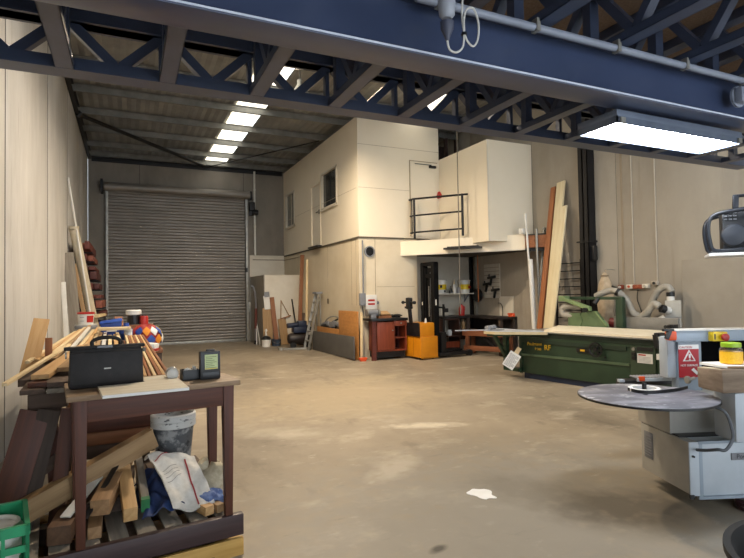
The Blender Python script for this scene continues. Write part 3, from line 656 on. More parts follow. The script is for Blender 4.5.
for z in (.2, .11): part('label_plate', mb, REDP, box((-.09, -.104, z), (.09, -.1, z+.045)), label='red label plate')
part('gland', mb, GPLAS, cyl((.2, -.04, .16), (.2, 0, .16), .04, n=10))
mg = T('meter_gear', 'grey switch gear and leads at the office corner left of the electrical box', 'electrical box', (5.17, 11.76, 1.3))
part('body', mg, GPLAS, box((-.05, -.07, 0), (.1, .02, .3), .01)); part('lead', mg, BLACK, tube([(.0, -.05, 0), (.02, -.06, -.15), (0, -.05, -.3)], .012)); part('conduit', mg, GPLAS, cyl((.05, -.02, .3), (.05, -.02, 1.6), .02, n=8))
vt = T('wall_vent', 'round grey fan vent high on the office front wall', 'vent', (5.43, 11.8, 2.63))
part('ring', vt, GPLAS, lathe([(.14, 0), (.14, -.03), (.11, -.035), (.11, 0)], (0, 0, 0), 24, 'Y')); part('grille', vt, DARK, lathe([(.11, -.005), (.001, -.008)], (0, 0, 0), 24, 'Y', True), *[box((-.1, -.02, z), (.1, -.008, z+.008)) for z in (-.06, -.02, .02, .06)])

# ---------------------------------------------------------------- yellow pallet stacker
fk = T('pallet_stacker', 'yellow electric pallet stacker with black mast parked before the bench', 'stacker', (6.24, 10.74, 0), math.radians(5))
part('chassis', fk, YELL, box((-.0, 0, .05), (.5, .68, .55), .02))
part('chassis_seam', fk, mat('yellow shade seam', '#a5690c', '#96600b', .5), box((-.004, .3, .08), (-.0, .31, .54)), box((.0, -.003, .03), (.5, .0, .06)))
part('hood', fk, YELL, box((.0, .03, .55), (.42, .64, .87), .015))
part('battery_cover', fk, BLACK, box((-.03, .03, .555), (.0, .64, .875), .005))
part('hood_knob', fk, WPLAS, cyl((.22, .1, .87), (.22, .1, .98), .035, .015, 10))
MBLK = mat('matte black mast', '#101011', '#0a0a0b', .8, spec=.15)
m_ = part('mast', fk, MBLK, box((.5, .12, .05), (.64, .24, 2.32)), box((.5, .56, .05), (.64, .68, 2.32)), box((.51, .12, 2.25), (.63, .68, 2.34)), box((.53, .12, 1.95), (.63, .68, 2.05)), box((.57, .2, .1), (.63, .6, 2.2)))
part('inner_rail', m_, MBLK, box((.53, .25, .2), (.57, .3, 2.2)), box((.53, .5, .2), (.57, .55, 2.2)))
part('lift_cylinder', m_, GALV, cyl((.55, .4, 1.0), (.55, .4, 1.75), .012), label='bright lift cylinder')
part('chain', m_, GPLAS, box((.55, .33, .8), (.56, .338, 2.1)))
part('decal', m_, WPLAS, box((.495, .6, 1.28), (.5, .63, 1.36)), box((.53, .115, 1.28), (.57, .12, 1.42)))
tl = part('tiller_arm', fk, BLACK, bar((-.04, .34, .87), (-.08, .34, 1.25), .07, .09, .02), box((-.14, .26, 1.2), (-.03, .42, 1.48), .03))
part('tiller_handle', tl, BLACK, tube([(-.1, .11, 1.36), (-.1, .34, 1.37), (-.1, .57, 1.36)], .02), lathe([(.01, -.03), (.04, -.02), (.04, .02), (.01, .03)], (-.1, .1, 1.36), 10, 'Y'), lathe([(.01, -.03), (.04, -.02), (.04, .02), (.01, .03)], (-.1, .58, 1.36), 10, 'Y'), bar((-.1, .2, 1.24), (-.1, .48, 1.24), .05, .05))
part('carriage', fk, BLACK, box((.65, .06, .1), (.8, .5, .62), .01), box((.74, .08, .6), (.78, .12, 1.3)), box((.74, .44, .6), (.78, .48, 1.3)), box((.78, .08, 1.1), (.9, .14, 1.2), .01), box((.72, .08, 1.2), (.8, .48, 1.24)))
for y in (.06, .5):
    sl = part('straddle_leg', fk, BLACK, box((.55, y-.05, .05), (1.5, y+.05, .13), .01))
    part('roller', sl, RUBBER, cyl((1.5, y-.05, .08), (1.5, y+.05, .08), .08, n=16))
for y in (.2, .4): part('fork', fk, DARK, box((.8, y-.07, .14), (1.35, y+.07, .18), .005))
for x in (.1, .42): part('caster', fk, RUBBER, cyl((x, .1, .05), (x, .16, .05), .05, n=14))

# ---------------------------------------------------------------- recess under the platform
sh = T('wall_shelf', 'long thin white wall shelf in the recess carrying paint tubs', 'shelf', (7.5, 12.2, 1.53))
part('board', sh, WHITE, box((-.1, -.26, 0), (1.16, 0, .03))); 
for x in (.05, 1.0): part('bracket', sh, GPLAS, bar((x, -.24, 0), (x, -.0, -.2), .02, .02), box((x-.01, -.02, -.22), (x+.01, 0, 0)))
def tub(x, l, c):
    t = T('paint_tub', l, 'bucket', (x, 12.06, 1.56))
    part('tub', t, WPLAS, lathe([(.135, 0), (.155, .32), (.165, .325), (.165, .355), (.14, .36)], n=20))
    part('label_band', t, c, lathe([(.1435, .1), (.151, .24)], n=20, close=False)); return t
t_ = tub(7.66, 'white paint tub with yellow band at the left of the wall shelf', YELP)
part('label_dot', t_, BLACK, cyl((.03, -.135, .06), (.03, -.15, .06), .03, n=10)); part('label_mark', t_, BLACK, box((-.1, -.14, .15), (-.05, -.11, .22)))
t_ = tub(8.42, 'white paint tub with yellow and red band at the right of the wall shelf', YELP)
part('red_patch', t_, REDP, box((.02, -.155, .13), (.1, -.12, .19)), label='red patch on the band')
gl = T('glue_bottle', 'white glue bottle with pointed tip on the wall shelf', 'bottle', (8.09, 12.06, 1.56))
part('bottle', gl, WPLAS, lathe([(.05, 0), (.055, .16), (.04, .22), (.02, .25)], n=14)); part('nozzle', gl, W_PALE, lathe([(.025, .25), (.006, .38)], n=12))
solo('black_funnel', 'small black funnel between the two paint tubs on the shelf', 'funnel', BLACK, lathe([(.06, 0), (.05, .06), (.015, .15), (.012, .2)], (7.96, 12.04, 1.56), 14))
solo('shelf_tin', 'small clear tin beside the right paint tub on the shelf', 'tin', GPLAS, lathe([(.06, 0), (.06, .15), (.055, .16)], (8.22, 12.05, 1.56), 14))
bn = T('side_bench', 'long dark bench top running along the recess under the platform', 'bench', (7.3, 11.6, 0))
part('worktop', bn, mat('dark worktop', '#2b2523', '#1f1a19', .5), box((.1, 0, .9), (1.49, .6, .96), .004), box((.95, -1.25, .9), (1.49, 0, .96), .004))
for x, y in ((.9, .03), (1.0, -1.2), (1.4, -1.2)): part('leg', bn, W_OLDZ, box((x, y, 0), (x+.08, y+.08, .9)))
part('back_board', bn, mat('dark recess board', '#3f3a38', '#332f2d', .7), box((1.46, -1.25, .1), (1.485, .6, .9)))
sc = T('shelf_unit', 'brown open shelf unit standing under the dark side bench', 'shelf unit', (7.42, 11.62, 0))
WDB = wood('dark brown shelf', '#50342a', '#3d261e', .55)
part('side', sc, WDB, box((0, 0, 0), (.03, .5, .89))); part('side', sc, WDB, box((.5, 0, 0), (.53, .5, .89)))
for z in (.08, .42, .86): part('shelf', sc, WDB, box((.03, 0, z), (.5, .5, z+.03)))
part('drawer', sc, RB, box((.03, -.01, .14), (.5, .02, .3)))
solo('glass_jar', 'white jar on the upper shelf of the brown shelf unit', 'jar', WPLAS, lathe([(.06, 0), (.07, .1), (.05, .13), (.05, .15)], (7.7, 11.75, .45), 14))
for x, m, l in ((8.02, WPLAS, 'white spray bottle under the dark bench'), (8.18, W_TAN, 'tan bottle beside the white spray bottle')):
    solo('spray_bottle', l, 'bottle', m, lathe([(.05, 0), (.055, .17), (.025, .22), (.02, .28)], (x, 11.8, .6), 12))
solo('bottle_shelf', 'thin dark lower shelf holding two bottles under the bench', 'shelf', WDB, box((7.96, 11.65, .57), (8.5, 12.1, .6)), box((7.96, 12.0, .3), (8.5, 12.1, .57)))
jc = T('fuel_can', 'red fuel can standing on the dark side bench', 'fuel can', (8.17, 11.85, .96))
part('can', jc, REDP, lathe([(.075, 0), (.085, .05), (.08, .19), (.05, .26), (.025, .29)], n=18)); part('handle', jc, REDP, tube([(.05, 0, .25), (.09, 0, .23), (.1, 0, .16), (.075, 0, .1)], .014)); part('cap', jc, BLACK, cyl((0, 0, .28), (0, 0, .32), .022, n=10))
pg = T('slat_board', 'pale slatted tool board on the right wall of the recess', 'tool board', (XR-.02, 11.3, 1.42))
part('panel', pg, mat('slat board', '#b9b3a8', '#aaa498', .6), box((-.015, -.32, 0), (.02, .32, .9)))
part('groove', pg, mat('slat groove', '#7e786e', '#726c63', .7), *[box((-.018, -.32, z), (-.014, .32, z+.012)) for z in [.1*k for k in range(1, 9)]])
for i, (y, z, l) in enumerate([(11.25, 1.95, 'black clamp hanging high on the slatted tool board'), (11.45, 1.78, 'black drill hanging at the left of the slatted tool board'), (11.1, 1.62, 'black hose clamp hanging low on the slatted tool board')]):
    solo('hung_tool', l, 'tool', BLACK, bar((XR-.08, y+.16, z), (XR-.08, y-.16, z+.03), .05, .07, .015), bar((XR-.08, y, z), (XR-.08, y+.06, z-.2), .05, .06, .015), bar((XR-.08, y+.1, z), (XR-.06, y+.12, z+.1), .03, .03))
ar = solo('coiled_lead', 'dark coiled power lead hanging in the recess corner', 'cable', BLACK, *[lathe([(.14+.012*k, -.02), (.16+.012*k, -.02), (.16+.012*k, .02), (.14+.012*k, .02)], (8.66+.03*k, 11.86, 1.5), 20, 'X') for k in range(3)])
solo('copper_pipe', 'thin copper pipe dropping from the platform in the recess', 'pipe', mat('copper', '#b06a3c', '#9c5a30', .35, metal=.6), cyl((8.4, 11.4, 1.32), (8.4, 11.4, 2.56), .014, n=10))
wbk = T('splash_panel', 'white sheet on the right wall above the dark bench', 'panel', (XR-.02, 10.75, .96))
part('sheet', wbk, WHITE, box((0, -.27, 0), (.018, .27, .5)))
part('bench_lamp', wbk, BLACK, tube([(-.08, .05, 0), (-.08, .05, .22), (-.08, .12, .32), (-.08, .22, .33)], .01))
tr = T('timber_trestle', 'low orange brown timber trestle table behind the sliding saw', 'trestle', (7.75, 11.2, 0), math.radians(-65))
TW = wood('trestle timber', '#8a5233', '#6f4127', .6)
part('top_rail', tr, TW, box((0, 0, .48), (1.25, .07, .6), .004)); part('top_rail', tr, TW, box((0, .29, .48), (1.25, .36, .6), .004))
for x in (.06, 1.1):
    for y in (0, .29): part('leg', tr, TW, box((x, y, 0), (x+.09, y+.07, .48)))
part('lower_rail', tr, TW, box((.02, -.02, .12), (1.22, 0, .24), .004)); part('end_rail', tr, TW, box((-.03, 0, .48), (0, .36, .6))); part('slat', tr, TW, *[box((x, 0, .6), (x+.12, .36, .62)) for x in (.1, .45, .8, 1.1)])
part('brace', tr, DARK, bar((.5, .1, .48), (.95, .1, .14), .06, .05)); part('brace', tr, DARK, bar((1.2, .1, .48), (.9, .1, .14), .06, .05))
solo('black_case', 'black tool case lying on the timber trestle', 'tool case', BLACK, box((8.05, 10.4, .62), (8.3, 10.75, .74), .03))
solo('orange_tool', 'orange power tool end on the dark bench by the saw', 'tool', ORANGE, cyl((8.63, 10.42, .96), (8.63, 10.42, 1.03), .05), box((8.58, 10.37, 1.0), (8.68, 10.47, 1.05), .015))
solo('squeeze_bottle', 'tiny orange squeeze bottle on the bench right of the orange power tool', 'bottle', ORANGE, lathe([(.03, 0), (.032, .05), (.012, .09)], (8.7, 10.37, .96), 12))

# ---------------------------------------------------------------- planks leaning on the right wall
timber('leaning_plank', 'tall pale chipboard strip leaning on the right wall with a stepped edge', 'plank', (7.82, 8.4, .02), (8.73, 8.72, 4.0), .04, .23, OSB, up=(0, 1, 0))
timber('leaning_plank', 'second pale strip leaning against the tall chipboard strip', 'plank', (7.76, 8.3, .02), (8.6, 8.54, 3.42), .035, .2, OSB, up=(0, 1, 0))
timber('leaning_plank', 'tall red brown plank leaning behind the pale chipboard strips', 'plank', (7.85, 8.68, .02), (8.76, 8.98, 3.93), .05, .14, W_ORNG, up=(0, 1, 0))
solo('steel_rod', 'thin grey steel rod leaning left of the red brown plank', 'rod', GALV, cyl((8.2, 9.1, .0), (8.76, 9.32, 3.05), .02, n=10), cyl((8.74, 9.3, 2.98), (8.76, 9.32, 3.05), .04, n=10))
solo('plastic_pipe', 'white plastic pipe standing before the right end of the fascia', 'pipe', WPLAS, cyl((8.2, 9.05, 0), (8.22, 9.2, 2.3), .055, n=14))
solo('plastic_pipe', 'thin cream pipe standing taller beside the white plastic pipe', 'pipe', WPLAS, cyl((8.32, 9.2, 0), (8.2, 9.3, 3.35), .025, n=10))
solo('plastic_pipe', 'thin grey tube standing between the cream pipe and orange beam end', 'pipe', GALV, cyl((8.42, 9.15, 0), (8.42, 9.2, 3.0), .028, n=10))
# ================================================================ panel saw (local x runs towards the camera, y towards the right wall)
sw = T('panel_saw', 'long dark green sliding panel saw along the right wall', 'panel saw', (6.56, 7.62, 0), math.radians(-81))
part('plinth', sw, mat('dark blue plinth', '#1d2a42', '#172236', .5), box((0, .06, 0), (2.6, .75, .11)))
part('body', sw, GREEN, box((-.06, .02, .1), (2.6, .85, .75), .012), box((-.06, 0, .72), (2.62, .02, .755)), box((-.06, 0, .09), (-.0, .02, .74)))
part('rib', sw, mat('sage green strip', '#5b7055', '#4f6349', .45), hx([(.0, -.0, .41), (2.05, 0, .43), (2.05, .03, .43), (0, .03, .41), (0, -.012, .45), (2.05, -.012, .47), (2.05, .03, .47), (0, .03, .45)]))
part('shadow_channel', sw, mat('shade darkened green', '#1f3123', '#19281c', .5), box((.0, -.002, .66), (2.0, .025, .72)))  # strip under the table darkened as its shadow
SF = mat('yellow lettering', '#d9b021', '#c99f1c', .5)
text('lettering', sw, SF, 'Paulmann', .085, axes((.13, -.004, .61), (1, 0, .03), (0, 0, 1)), .001, 'yellow lettering')
text('lettering', sw, SF, 'P 300', .06, axes((.3, -.004, .535), (1, 0, .03), (0, 0, 1)), .001, 'smaller yellow lettering')
text('lettering', sw, SF, 'RF', .13, axes((.5, -.004, .55), (1, 0, .03), (0, 0, 1)), .001, 'large yellow letters')
part('badge', sw, BLACK, box((1.14, -.008, .57), (1.38, .0, .64), .004)); part('badge_mark', sw, SF, box((1.22, -.012, .59), (1.3, -.008, .62)))
hw = part('handwheel', sw, BLACK, lathe([(.105, -.03), (.12, -.045), (.12, -.06), (.1, -.06), (.09, -.045)], (1.52, 0, .64), 26, 'Y'), lathe([(.03, 0), (.03, -.06)], (1.52, 0, .64), 14, 'Y'), *[bar((1.52-.1*math.cos(a), -.045, .64-.1*math.sin(a)), (1.52+.1*math.cos(a), -.045, .64+.1*math.sin(a)), .02, .014) for a in (0, 1.05, 2.1)])
part('crank_handle', hw, BLACK, cyl((1.6, -.06, .6), (1.6, -.11, .6), .015, n=10))
part('bolt', sw, BLACK, cyl((1.66, 0, .53), (1.66, -.02, .53), .018, n=10))
cpn = part('control_panel', sw, mat('control panel green', '#33432f', '#2a3827', .5), box((2.07, -.01, .12), (2.45, .0, .74), .004))
part('knob', cpn, GALV, cyl((2.14, -.01, .7), (2.14, -.05, .7), .025, n=12)); part('switch', cpn, BLACK, box((2.1, -.03, .6), (2.16, -.01, .65), .004)); part('switch', cpn, BLACK, box((2.1, -.03, .54), (2.16, -.01, .59), .004)); part('gauge_strip', cpn, BLACK, box((2.18, -.02, .68), (2.42, -.01, .735)))
lp = part('warning_plate', cpn, WPLAS, box((2.18, -.014, .5), (2.41, -.01, .64)), label='white instruction plate with red heading')
part('heading', lp, REDP, box((2.2, -.016, .61), (2.31, -.014, .63))); part('text_lines', lp, GPLAS, *[box((2.2, -.0155, .515+.018*k), (2.38, -.014, .52+.018*k)) for k in range(5)])
part('main_table', sw, mat('machine table', '#9b9a97', '#878683', .35, metal=.5), box((-.15, .2, .81), (2.6, 1.0, .86), .004), box((-.1, 1.0, .82), (2.3, 1.6, .86), .004))
part('table_leg', sw, GREEN, box((.0, 1.5, 0), (.06, 1.56, .82))); part('table_leg', sw, GREEN, box((2.2, 1.5, 0), (2.26, 1.56, .82)))
part('sliding_table', sw, ALU, box((-.85, -.02, .848), (2.55, .16, .87), .003), *[box((-.85, y, .87), (2.55, y+.012, .874)) for y in (.02, .07, .12)])
part('table_beam', sw, mat('shade darkened green', '#1f3123'), box((-.85, .0, .757), (2.55, .14, .848), .004))  # beam front painted darker for the shade below the board
part('outrigger_table', sw, ALU, prism([(-.3, -.62), (-.05, -.62), (.6, -.06), (.6, -.022), (-.8, -.022)], .83, .872, 'XY'))
part('outrigger_rail', sw, mat('cream rail', '#cdbf9d', '#bba981', .5), bar((-.05, -.635, .85), (.62, -.06, .85), .02, .045), bar((-.32, -.635, .85), (-.05, -.635, .85), .02, .045))
part('fence_clamp', sw, GPLAS, *[lathe([(.015, -.03), (.045, -.03), (.045, .03), (.015, .03)], (-.36-.05*k, -.5+.13*k, .92), 14, 'Y') for k in range(3)], box((-.5, -.56, .872), (-.26, -.16, .885), .004))
part('fence_rod', sw, ALU, bar((-.75, -.95, .88), (-.3, -.5, .89), .04, .015))
part('outrigger_post', sw, GREEN, box((-.36, -.1, .15), (-.28, -.02, .8)), box((-.36, -.1, .12), (-.0, .06, .18)))
part('outrigger_arm', sw, GREEN, bar((-.3, -.05, .3), (-.2, -.5, .8), .05, .06), bar((-.3, -.58, .805), (.1, -.4, .805), .05, .04))
part('saw_guard', sw, GREENL, prism([(.33, .88), (.42, 1.13), (.467, 1.178), (.7, 1.2), (.76, 1.17), (.935, .95), (.935, .88)], 1.2, 1.26), prism([(.15, .9), (.155, 1.15), (.4, 1.16), (.46, 1.0), (.4, .9)], 1.18, 1.28), label='green saw guard')
part('guard_edge', sw, mat('light green edge', '#7c9064', '#6d8157', .5), bar((.72, 1.23, 1.19), (.945, 1.23, .93), .08, .02))
part('guard_arm', sw, mat('light green edge', '#7c9064'), hx([(.05, 1.1, 1.41), (.66, 1.1, 1.2), (.66, 1.2, 1.2), (.05, 1.2, 1.41), (.05, 1.1, 1.47), (.66, 1.1, 1.28), (.66, 1.2, 1.28), (.05, 1.2, 1.47)], .012), box((.0, 1.1, 1.38), (.14, 1.26, 1.485), .01))
part('crossbar', sw, GREEN, box((.06, 1.27, 1.41), (1.2, 1.36, 1.465), .008))
part('column', sw, GREEN, box((1.08, 1.27, .86), (1.21, 1.38, 1.45), .01))
part('knob', sw, BLACK, cyl((.6, 1.1, 1.22), (.6, 1.04, 1.22), .045, n=14)); part('knob', sw, BLACK, cyl((.75, 1.25, 1.43), (.72, 1.19, 1.34), .04, n=12))
part('guard_hose', sw, HOSE, tube([(.26, 1.24, 1.09), (.14, 1.22, 1.11), (.02, 1.22, 1.12), (-.01, 1.22, 1.22), (.1, 1.22, 1.28), (.36, 1.26, 1.29)], .055, n=10, k=8, rib=.06))
part('rip_fence', sw, mat('grey fence', '#8f8d88', '#7f7d78', .4, metal=.4), box((.97, 1.38, .88), (2.1, 1.46, 1.1), .008)); part('fence_head', sw, BLACK, box((2.0, 1.25, .88), (2.1, 1.4, 1.0), .01), cyl((2.04, 1.2, .97), (2.04, 1.1, .97), .03, n=10))
part('motor', sw, mat('dark red motor', '#7a2a2a', '#642222', .5), cyl((.86, 1.48, .98), (1.06, 1.48, .98), .09, n=16))
part('stop_bracket', sw, BLACK, box((2.46, -.06, .9), (2.54, .12, .96), .01), bar((2.5, -.1, .94), (2.52, -.1, .74), .05, .05))
part('side_unit', sw, BLACK, box((2.5, .02, .3), (2.6, .4, .74)), box((2.58, -.1, .25), (2.62, .0, .75)))
part('small_box', sw, WPLAS, box((2.5, -.08, .58), (2.56, -.02, .66)))
sht = T('white_sheet', 'large cream white board lying across the panel saw table', 'board', (6.56, 7.62, .8745), math.radians(-81))
part('board', sht, mat('cream board', '#ece3cc', '#e4d8bd', .45), prism([(.56, -.07), (2.72, -.08), (2.2, 1.17), (-.06, 1.17)], 0, .034, 'XY'))
# hoses and collector box behind the saw
SA = math.radians(-81)
def sawpt(x, y, z): return (6.56+x*math.cos(SA)-y*math.sin(SA), 7.62+x*math.sin(SA)+y*math.cos(SA), z)
cb = T('extraction_box', 'pale grey dust extraction box with two hose spigots behind the saw', 'extraction box', sawpt(1.86, 1.72, 0), math.radians(-60))
EBX = mat('extraction box grey', '#b0aca2', '#a29e94', .5)
part('box', cb, EBX, box((-.11, -.09, .93), (.13, .06, 1.39), .012)); part('stand', cb, GPLAS, box((-.1, -.06, 0), (-.06, .0, .93)), box((.08, -.06, 0), (.12, 0, .93)), box((-.12, -.08, 0), (.14, .02, .02)))
part('seam', cb, GPLAS, box((-.112, -.094, 1.1), (.132, -.09, 1.108)))
part('spigot', cb, WPLAS, cyl((-.03, .0, 1.39), (-.03, .0, 1.46), .06, n=16)); part('collar', cb, BLACK, cyl((-.03, .0, 1.46), (-.03, .0, 1.53), .068, n=16))
part('side_spigot', cb, WPLAS, cyl((-.05, -.1, 1.22), (-.1, -.18, 1.24), .06, n=16), cyl((-.12, -.08, 1.1), (-.28, -.12, 1.0), .05, n=14)); part('side_collar', cb, BLACK, cyl((-.1, -.18, 1.24), (-.16, -.22, 1.26), .07, n=16))
solo('flexible_hose', 'grey flexible hose swooping from the saw column to the extraction box side', 'hose', HOSE,
     tube([sawpt(*q) for q in [(.6, 1.42, 1.47), (.74, 1.42, 1.53), (.9, 1.45, 1.575), (1.04, 1.42, 1.55), (1.155, 1.5, 1.4), (1.25, 1.53, 1.18), (1.39, 1.53, 1.106), (1.52, 1.51, 1.18), (1.63, 1.49, 1.3), (1.7, 1.47, 1.33), (1.76, 1.47, 1.28)]], .058, n=12, k=10, rib=.07))
solo('flexible_hose', 'grey flexible hose arching up to the top of the extraction box', 'hose', HOSE,
     tube([sawpt(*q) for q in [(1.34, 1.78, 1.03), (1.42, 1.78, 1.227), (1.55, 1.76, 1.487), (1.66, 1.75, 1.6), (1.78, 1.74, 1.62), (1.845, 1.73, 1.53)]], .056, n=12, k=10, rib=.07))
solo('hose_clip', 'black clip on the grey hose by the saw column', 'clip', BLACK, cyl(sawpt(1.02, 1.42, 1.555), sawpt(1.06, 1.43, 1.53), .072, n=14), bar(sawpt(1.02, 1.42, 1.62), sawpt(.93, 1.42, 1.66), .03, .03))
nt_ = T('paper_notice', 'white printed paper notice hanging askew from the saw outrigger', 'notice', (6.26, 7.55, .17), math.radians(-38))
Rt = Matrix.Rotation(math.radians(-33), 4, 'Y')
def rot2(x, z, a=math.radians(33)): return (x*math.cos(a)+z*math.sin(a), -x*math.sin(a)+z*math.cos(a))
def npoly(x0, x1, z0, z1, c=(0, .18)):
    return [(lambda q: (q[0]+c[0], q[1]+c[1]))(rot2(x, z)) for x, z in ((x0, z0), (x1, z0), (x1, z1), (x0, z1))]
part('sheet', nt_, PAPER, prism(npoly(-.105, .105, -.148, .148), -.002, .0))
part('print', nt_, GPLAS, *[prism(npoly(-.085, (.085 if k % 4 else .04), -.12+.02*k, -.113+.02*k), -.003, -.0015) for k in range(12)])
part('tape', nt_, W_PALE, prism(npoly(-.04, .04, .13, .27), .0, .003))

# ================================================================ edge bander (local x runs to the right and towards the camera)
ea = math.radians(-21)
e = T('edge_bander', 'grey blue edge banding machine with round coil plate at right', 'edge bander', (3.62, 2.48, 0), ea)
part('front_cabinet', e, EBW, box((0, .0, .13), (.075, .58, .5), .006), label='warm grey cabinet with a louvre'); 
part('louvre', e, GPLAS, box((-.006, .42, .24), (0, .53, .45), .002), *[box((-.012, .43, .26+.022*k), (-.006, .52, .268+.022*k)) for k in range(8)], label='dark louvre')
part('cabinet_edge', e, EBL, box((.004, -.006, .12), (.075, .0, .5), .002)); part('latch', e, BLACK, cyl((.03, -.006, .4), (.03, -.02, .4), .008, n=10), box((.0, -.012, .1), (.03, 0, .13)))
part('main_cabinet', e, EBL, box((.075, .02, .1), (1.3, .7, .5), .008)); part('cabinet_frame', e, EB, box((.07, -.004, .09), (.105, .02, .5), .004), box((.105, -.002, .09), (1.3, .02, .11)), box((.07, -.01, .485), (1.3, .02, .505), .003))
lb = part('name_plate', e, GPLAS, box((.335, .012, .355), (.75, .02, .405), .002), label='grey name plate'); text('lettering', lb, BLACK, 'Power', .045, axes((.37, .011, .367), (1, 0, 0), (0, 0, 1)), .0008)
part('inner_block', e, EBW, box((.0, .2, .505), (.55, .62, .76), .01)); part('gap_strip', e, BLACK, box((.02, .12, .49), (.4, .6, .51)))
for x in (.6, 1.2):
    for y in (.3, .62): part('support_leg', e, BLACK, cyl((x, y, .0), (x, y, .1), .03, n=12))
part('motor_cover', e, EBL, box((.23, -.17, .53), (.8, .05, .875), .03)); part('vent_slot', e, GPLAS, *[box((.33, -.176, .58+.03*k), (.43, -.17, .59+.03*k)) for k in range(8)])
part('upright', e, EB, box((.3, .52, .5), (.5, .62, 1.2), .008)); part('upright_side', e, EBL, box((.22, .54, .86), (.3, .66, 1.2), .02))
part('top_beam', e, EB, box((.27, .5, 1.16), (1.6, .6, 1.255), .008)); part('beam_cap', e, WPLAS, box((.26, .49, 1.25), (1.6, .62, 1.262), .003), label='white top cover')
part('opening_shade', e, mat('black opening shade', '#0a0a0b', '#060607', .95, spec=.05), box((.48, .56, .8), (1.6, .6, 1.16)))  # near-black sheet paints in the dark of the opening
sg = part('warning_sign', e, mat('sign red', '#b01c28', '#a01822', .45), box((.3, .512, .87), (.47, .52, 1.1)), label='red warning sign with a white triangle')
part('sign_heading', sg, PAPER, box((.3, .511, 1.1), (.47, .52, 1.135)))
text('heading_lettering', sg, REDP, 'CAUTION', .024, axes((.305, .5095, 1.108), (1, 0, 0), (0, 0, 1)), .0006)
def tri(r, cx, cz): return [(cx-r*.9, cz-r*.55), (cx+r*.9, cz-r*.55), (cx, cz+r)]
part('triangle', sg, PAPER, prism(tri(.06, .386, 1.035), .508, .512)); part('triangle_inside', sg, mat('sign red', '#b01c28'), prism(tri(.042, .386, 1.033), .505, .509))
part('exclamation_mark', sg, PAPER, prism([(.38, 1.028), (.392, 1.028), (.395, 1.06), (.377, 1.06)], .502, .506), prism([(.381, 1.012), (.391, 1.012), (.391, 1.022), (.381, 1.022)], .502, .506))
text('lettering', sg, PAPER, 'HOT SURFACE', .0225, axes((.309, .5085, .96), (1, 0, 0), (0, 0, 1)), .0008)
part('pointing_hand', sg, PAPER, hx([(.4, .509, .93), (.42, .509, .945), (.46, .509, .905), (.445, .509, .89), (.4, .506, .93), (.42, .506, .945), (.46, .506, .905), (.445, .506, .89)][:8]))
es = part('emergency_switch', e, YELP, box((.545, .44, 1.165), (.67, .5, 1.24), .008), label='yellow emergency stop box'); part('stop_button', es, REDP, lathe([(.014, .0), (.014, -.02), (.03, -.025), (.03, -.04), (.02, -.045)], (.625, .44, 1.2), 16, 'Y')); part('stop_lettering', es, BLACK, box((.555, .438, 1.18), (.565, .44, 1.225)))
part('end_cap', e, ORANGE, box((.2, .48, 1.175), (.27, .54, 1.25), .015), label='orange end cap')
part('clamp_lever', e, BLACK, bar((.14, .47, 1.262), (.23, .47, 1.262), .03, .02, .005), bar((.2, .47, 1.26), (.17, .47, 1.19), .03, .03, .005))
rt = part('roller_track', e, BLACK, box((.0, .82, .755), (.52, .95, .8), .004)); part('roller', rt, GPLAS, *[cyl((.13+.029*k, .81, .82), (.13+.029*k, .94, .82), .011, n=10) for k in range(13)], label='row of small grey rollers'); part('track_side', rt, EBL, box((.11, .79, .795), (.52, .81, .822), .003)); part('end_block', rt, ORANGE, box((.12, .78, .8), (.17, .8, .84), .006), label='orange end block')
part('track_foot', rt, EBL, box((-.05, .8, .79), (.0, .84, .815), .006))
dk = part('coil_plate', e, DISC, lathe([(.02, .795), (.455, .795), (.47, .8), (.47, .808), (.465, .812), (.02, .812)], (-.2, .17, 0), 64), label='round dark grey coil plate')
part('plate_rim', dk, BLACK, lathe([(.468, .79), (.474, .792), (.474, .806), (.468, .808)], (-.2, .17, 0), 64))
part('edging_coil', dk, PAPER, lathe([(.115, .813), (.115, .838), (.085, .838), (.085, .813)], (-.13, .3, 0), 40), label='white edging coil')
part('coil_core', dk, GPLAS, lathe([(.084, .812), (.084, .816), (.001, .816)], (-.13, .3, 0), 30)); part('spindle', dk, BLACK, cyl((-.13, .3, .81), (-.13, .3, .875), .017, n=12))
STP = smoothpts([(-.245, .33, 0), (-.23, .22, 0), (-.16, .183, 0), (-.06, .19, 0), (.05, .225, 0), (.15, .27, 0), (.24, .33, 0)], 6)
part('edging_strip', dk, BLACK, grid(lambda u, v: (*STP[min(int(u*36+.5), 36)].xy, .814+.024*v), 36, 1, .003))
part('plate_arm', dk, EBW, box((-.2, .14, .74), (.3, .22, .79), .01))
part('hose_lead', e, mat('grey lead', '#5a5f66', '#4d5258', .5), tube([(.1, -.12, .78), (.14, -.19, .75), (.175, -.2, .65), (.18, -.2, .57), (.13, -.2, .5), (.08, -.19, .5), (.06, -.1, .47), (.05, -.02, .45)], .011, n=8), label='curved grey power lead')
part('side_screw', e, GALV, cyl((.3, .4, .87), (.36, .42, .88), .012, n=8), cyl((.28, .4, .87), (.3, .4, .87), .03, n=10))
blk = T('packing_box', 'worn timber block standing on the edge bander under the paper pad', 'block', (3.62, 2.48, .0), ea)
part('block', blk, mat('worn timber block', '#8d7b68', '#6b5a49', .75, scale=5, stretch=(.6, 1, 4), bump=.2), hx([(.125, -.2, .878), (.75, -.2, .878), (.75, .05, .878), (.125, .05, .878), (.12, -.2, 1.04), (.75, -.2, 1.04), (.75, .05, 1.02), (.12, .05, 1.02)], .01))
part('corner_patch', blk, mat('pale worn patch', '#c9bca4', '#b5a68c', .7), hx([(.122, -.1, 1.03), (.17, -.12, 1.033), (.17, .045, 1.022), (.122, .045, 1.02), (.122, -.1, 1.036), (.17, -.12, 1.039), (.17, .045, 1.028), (.122, .045, 1.026)]))
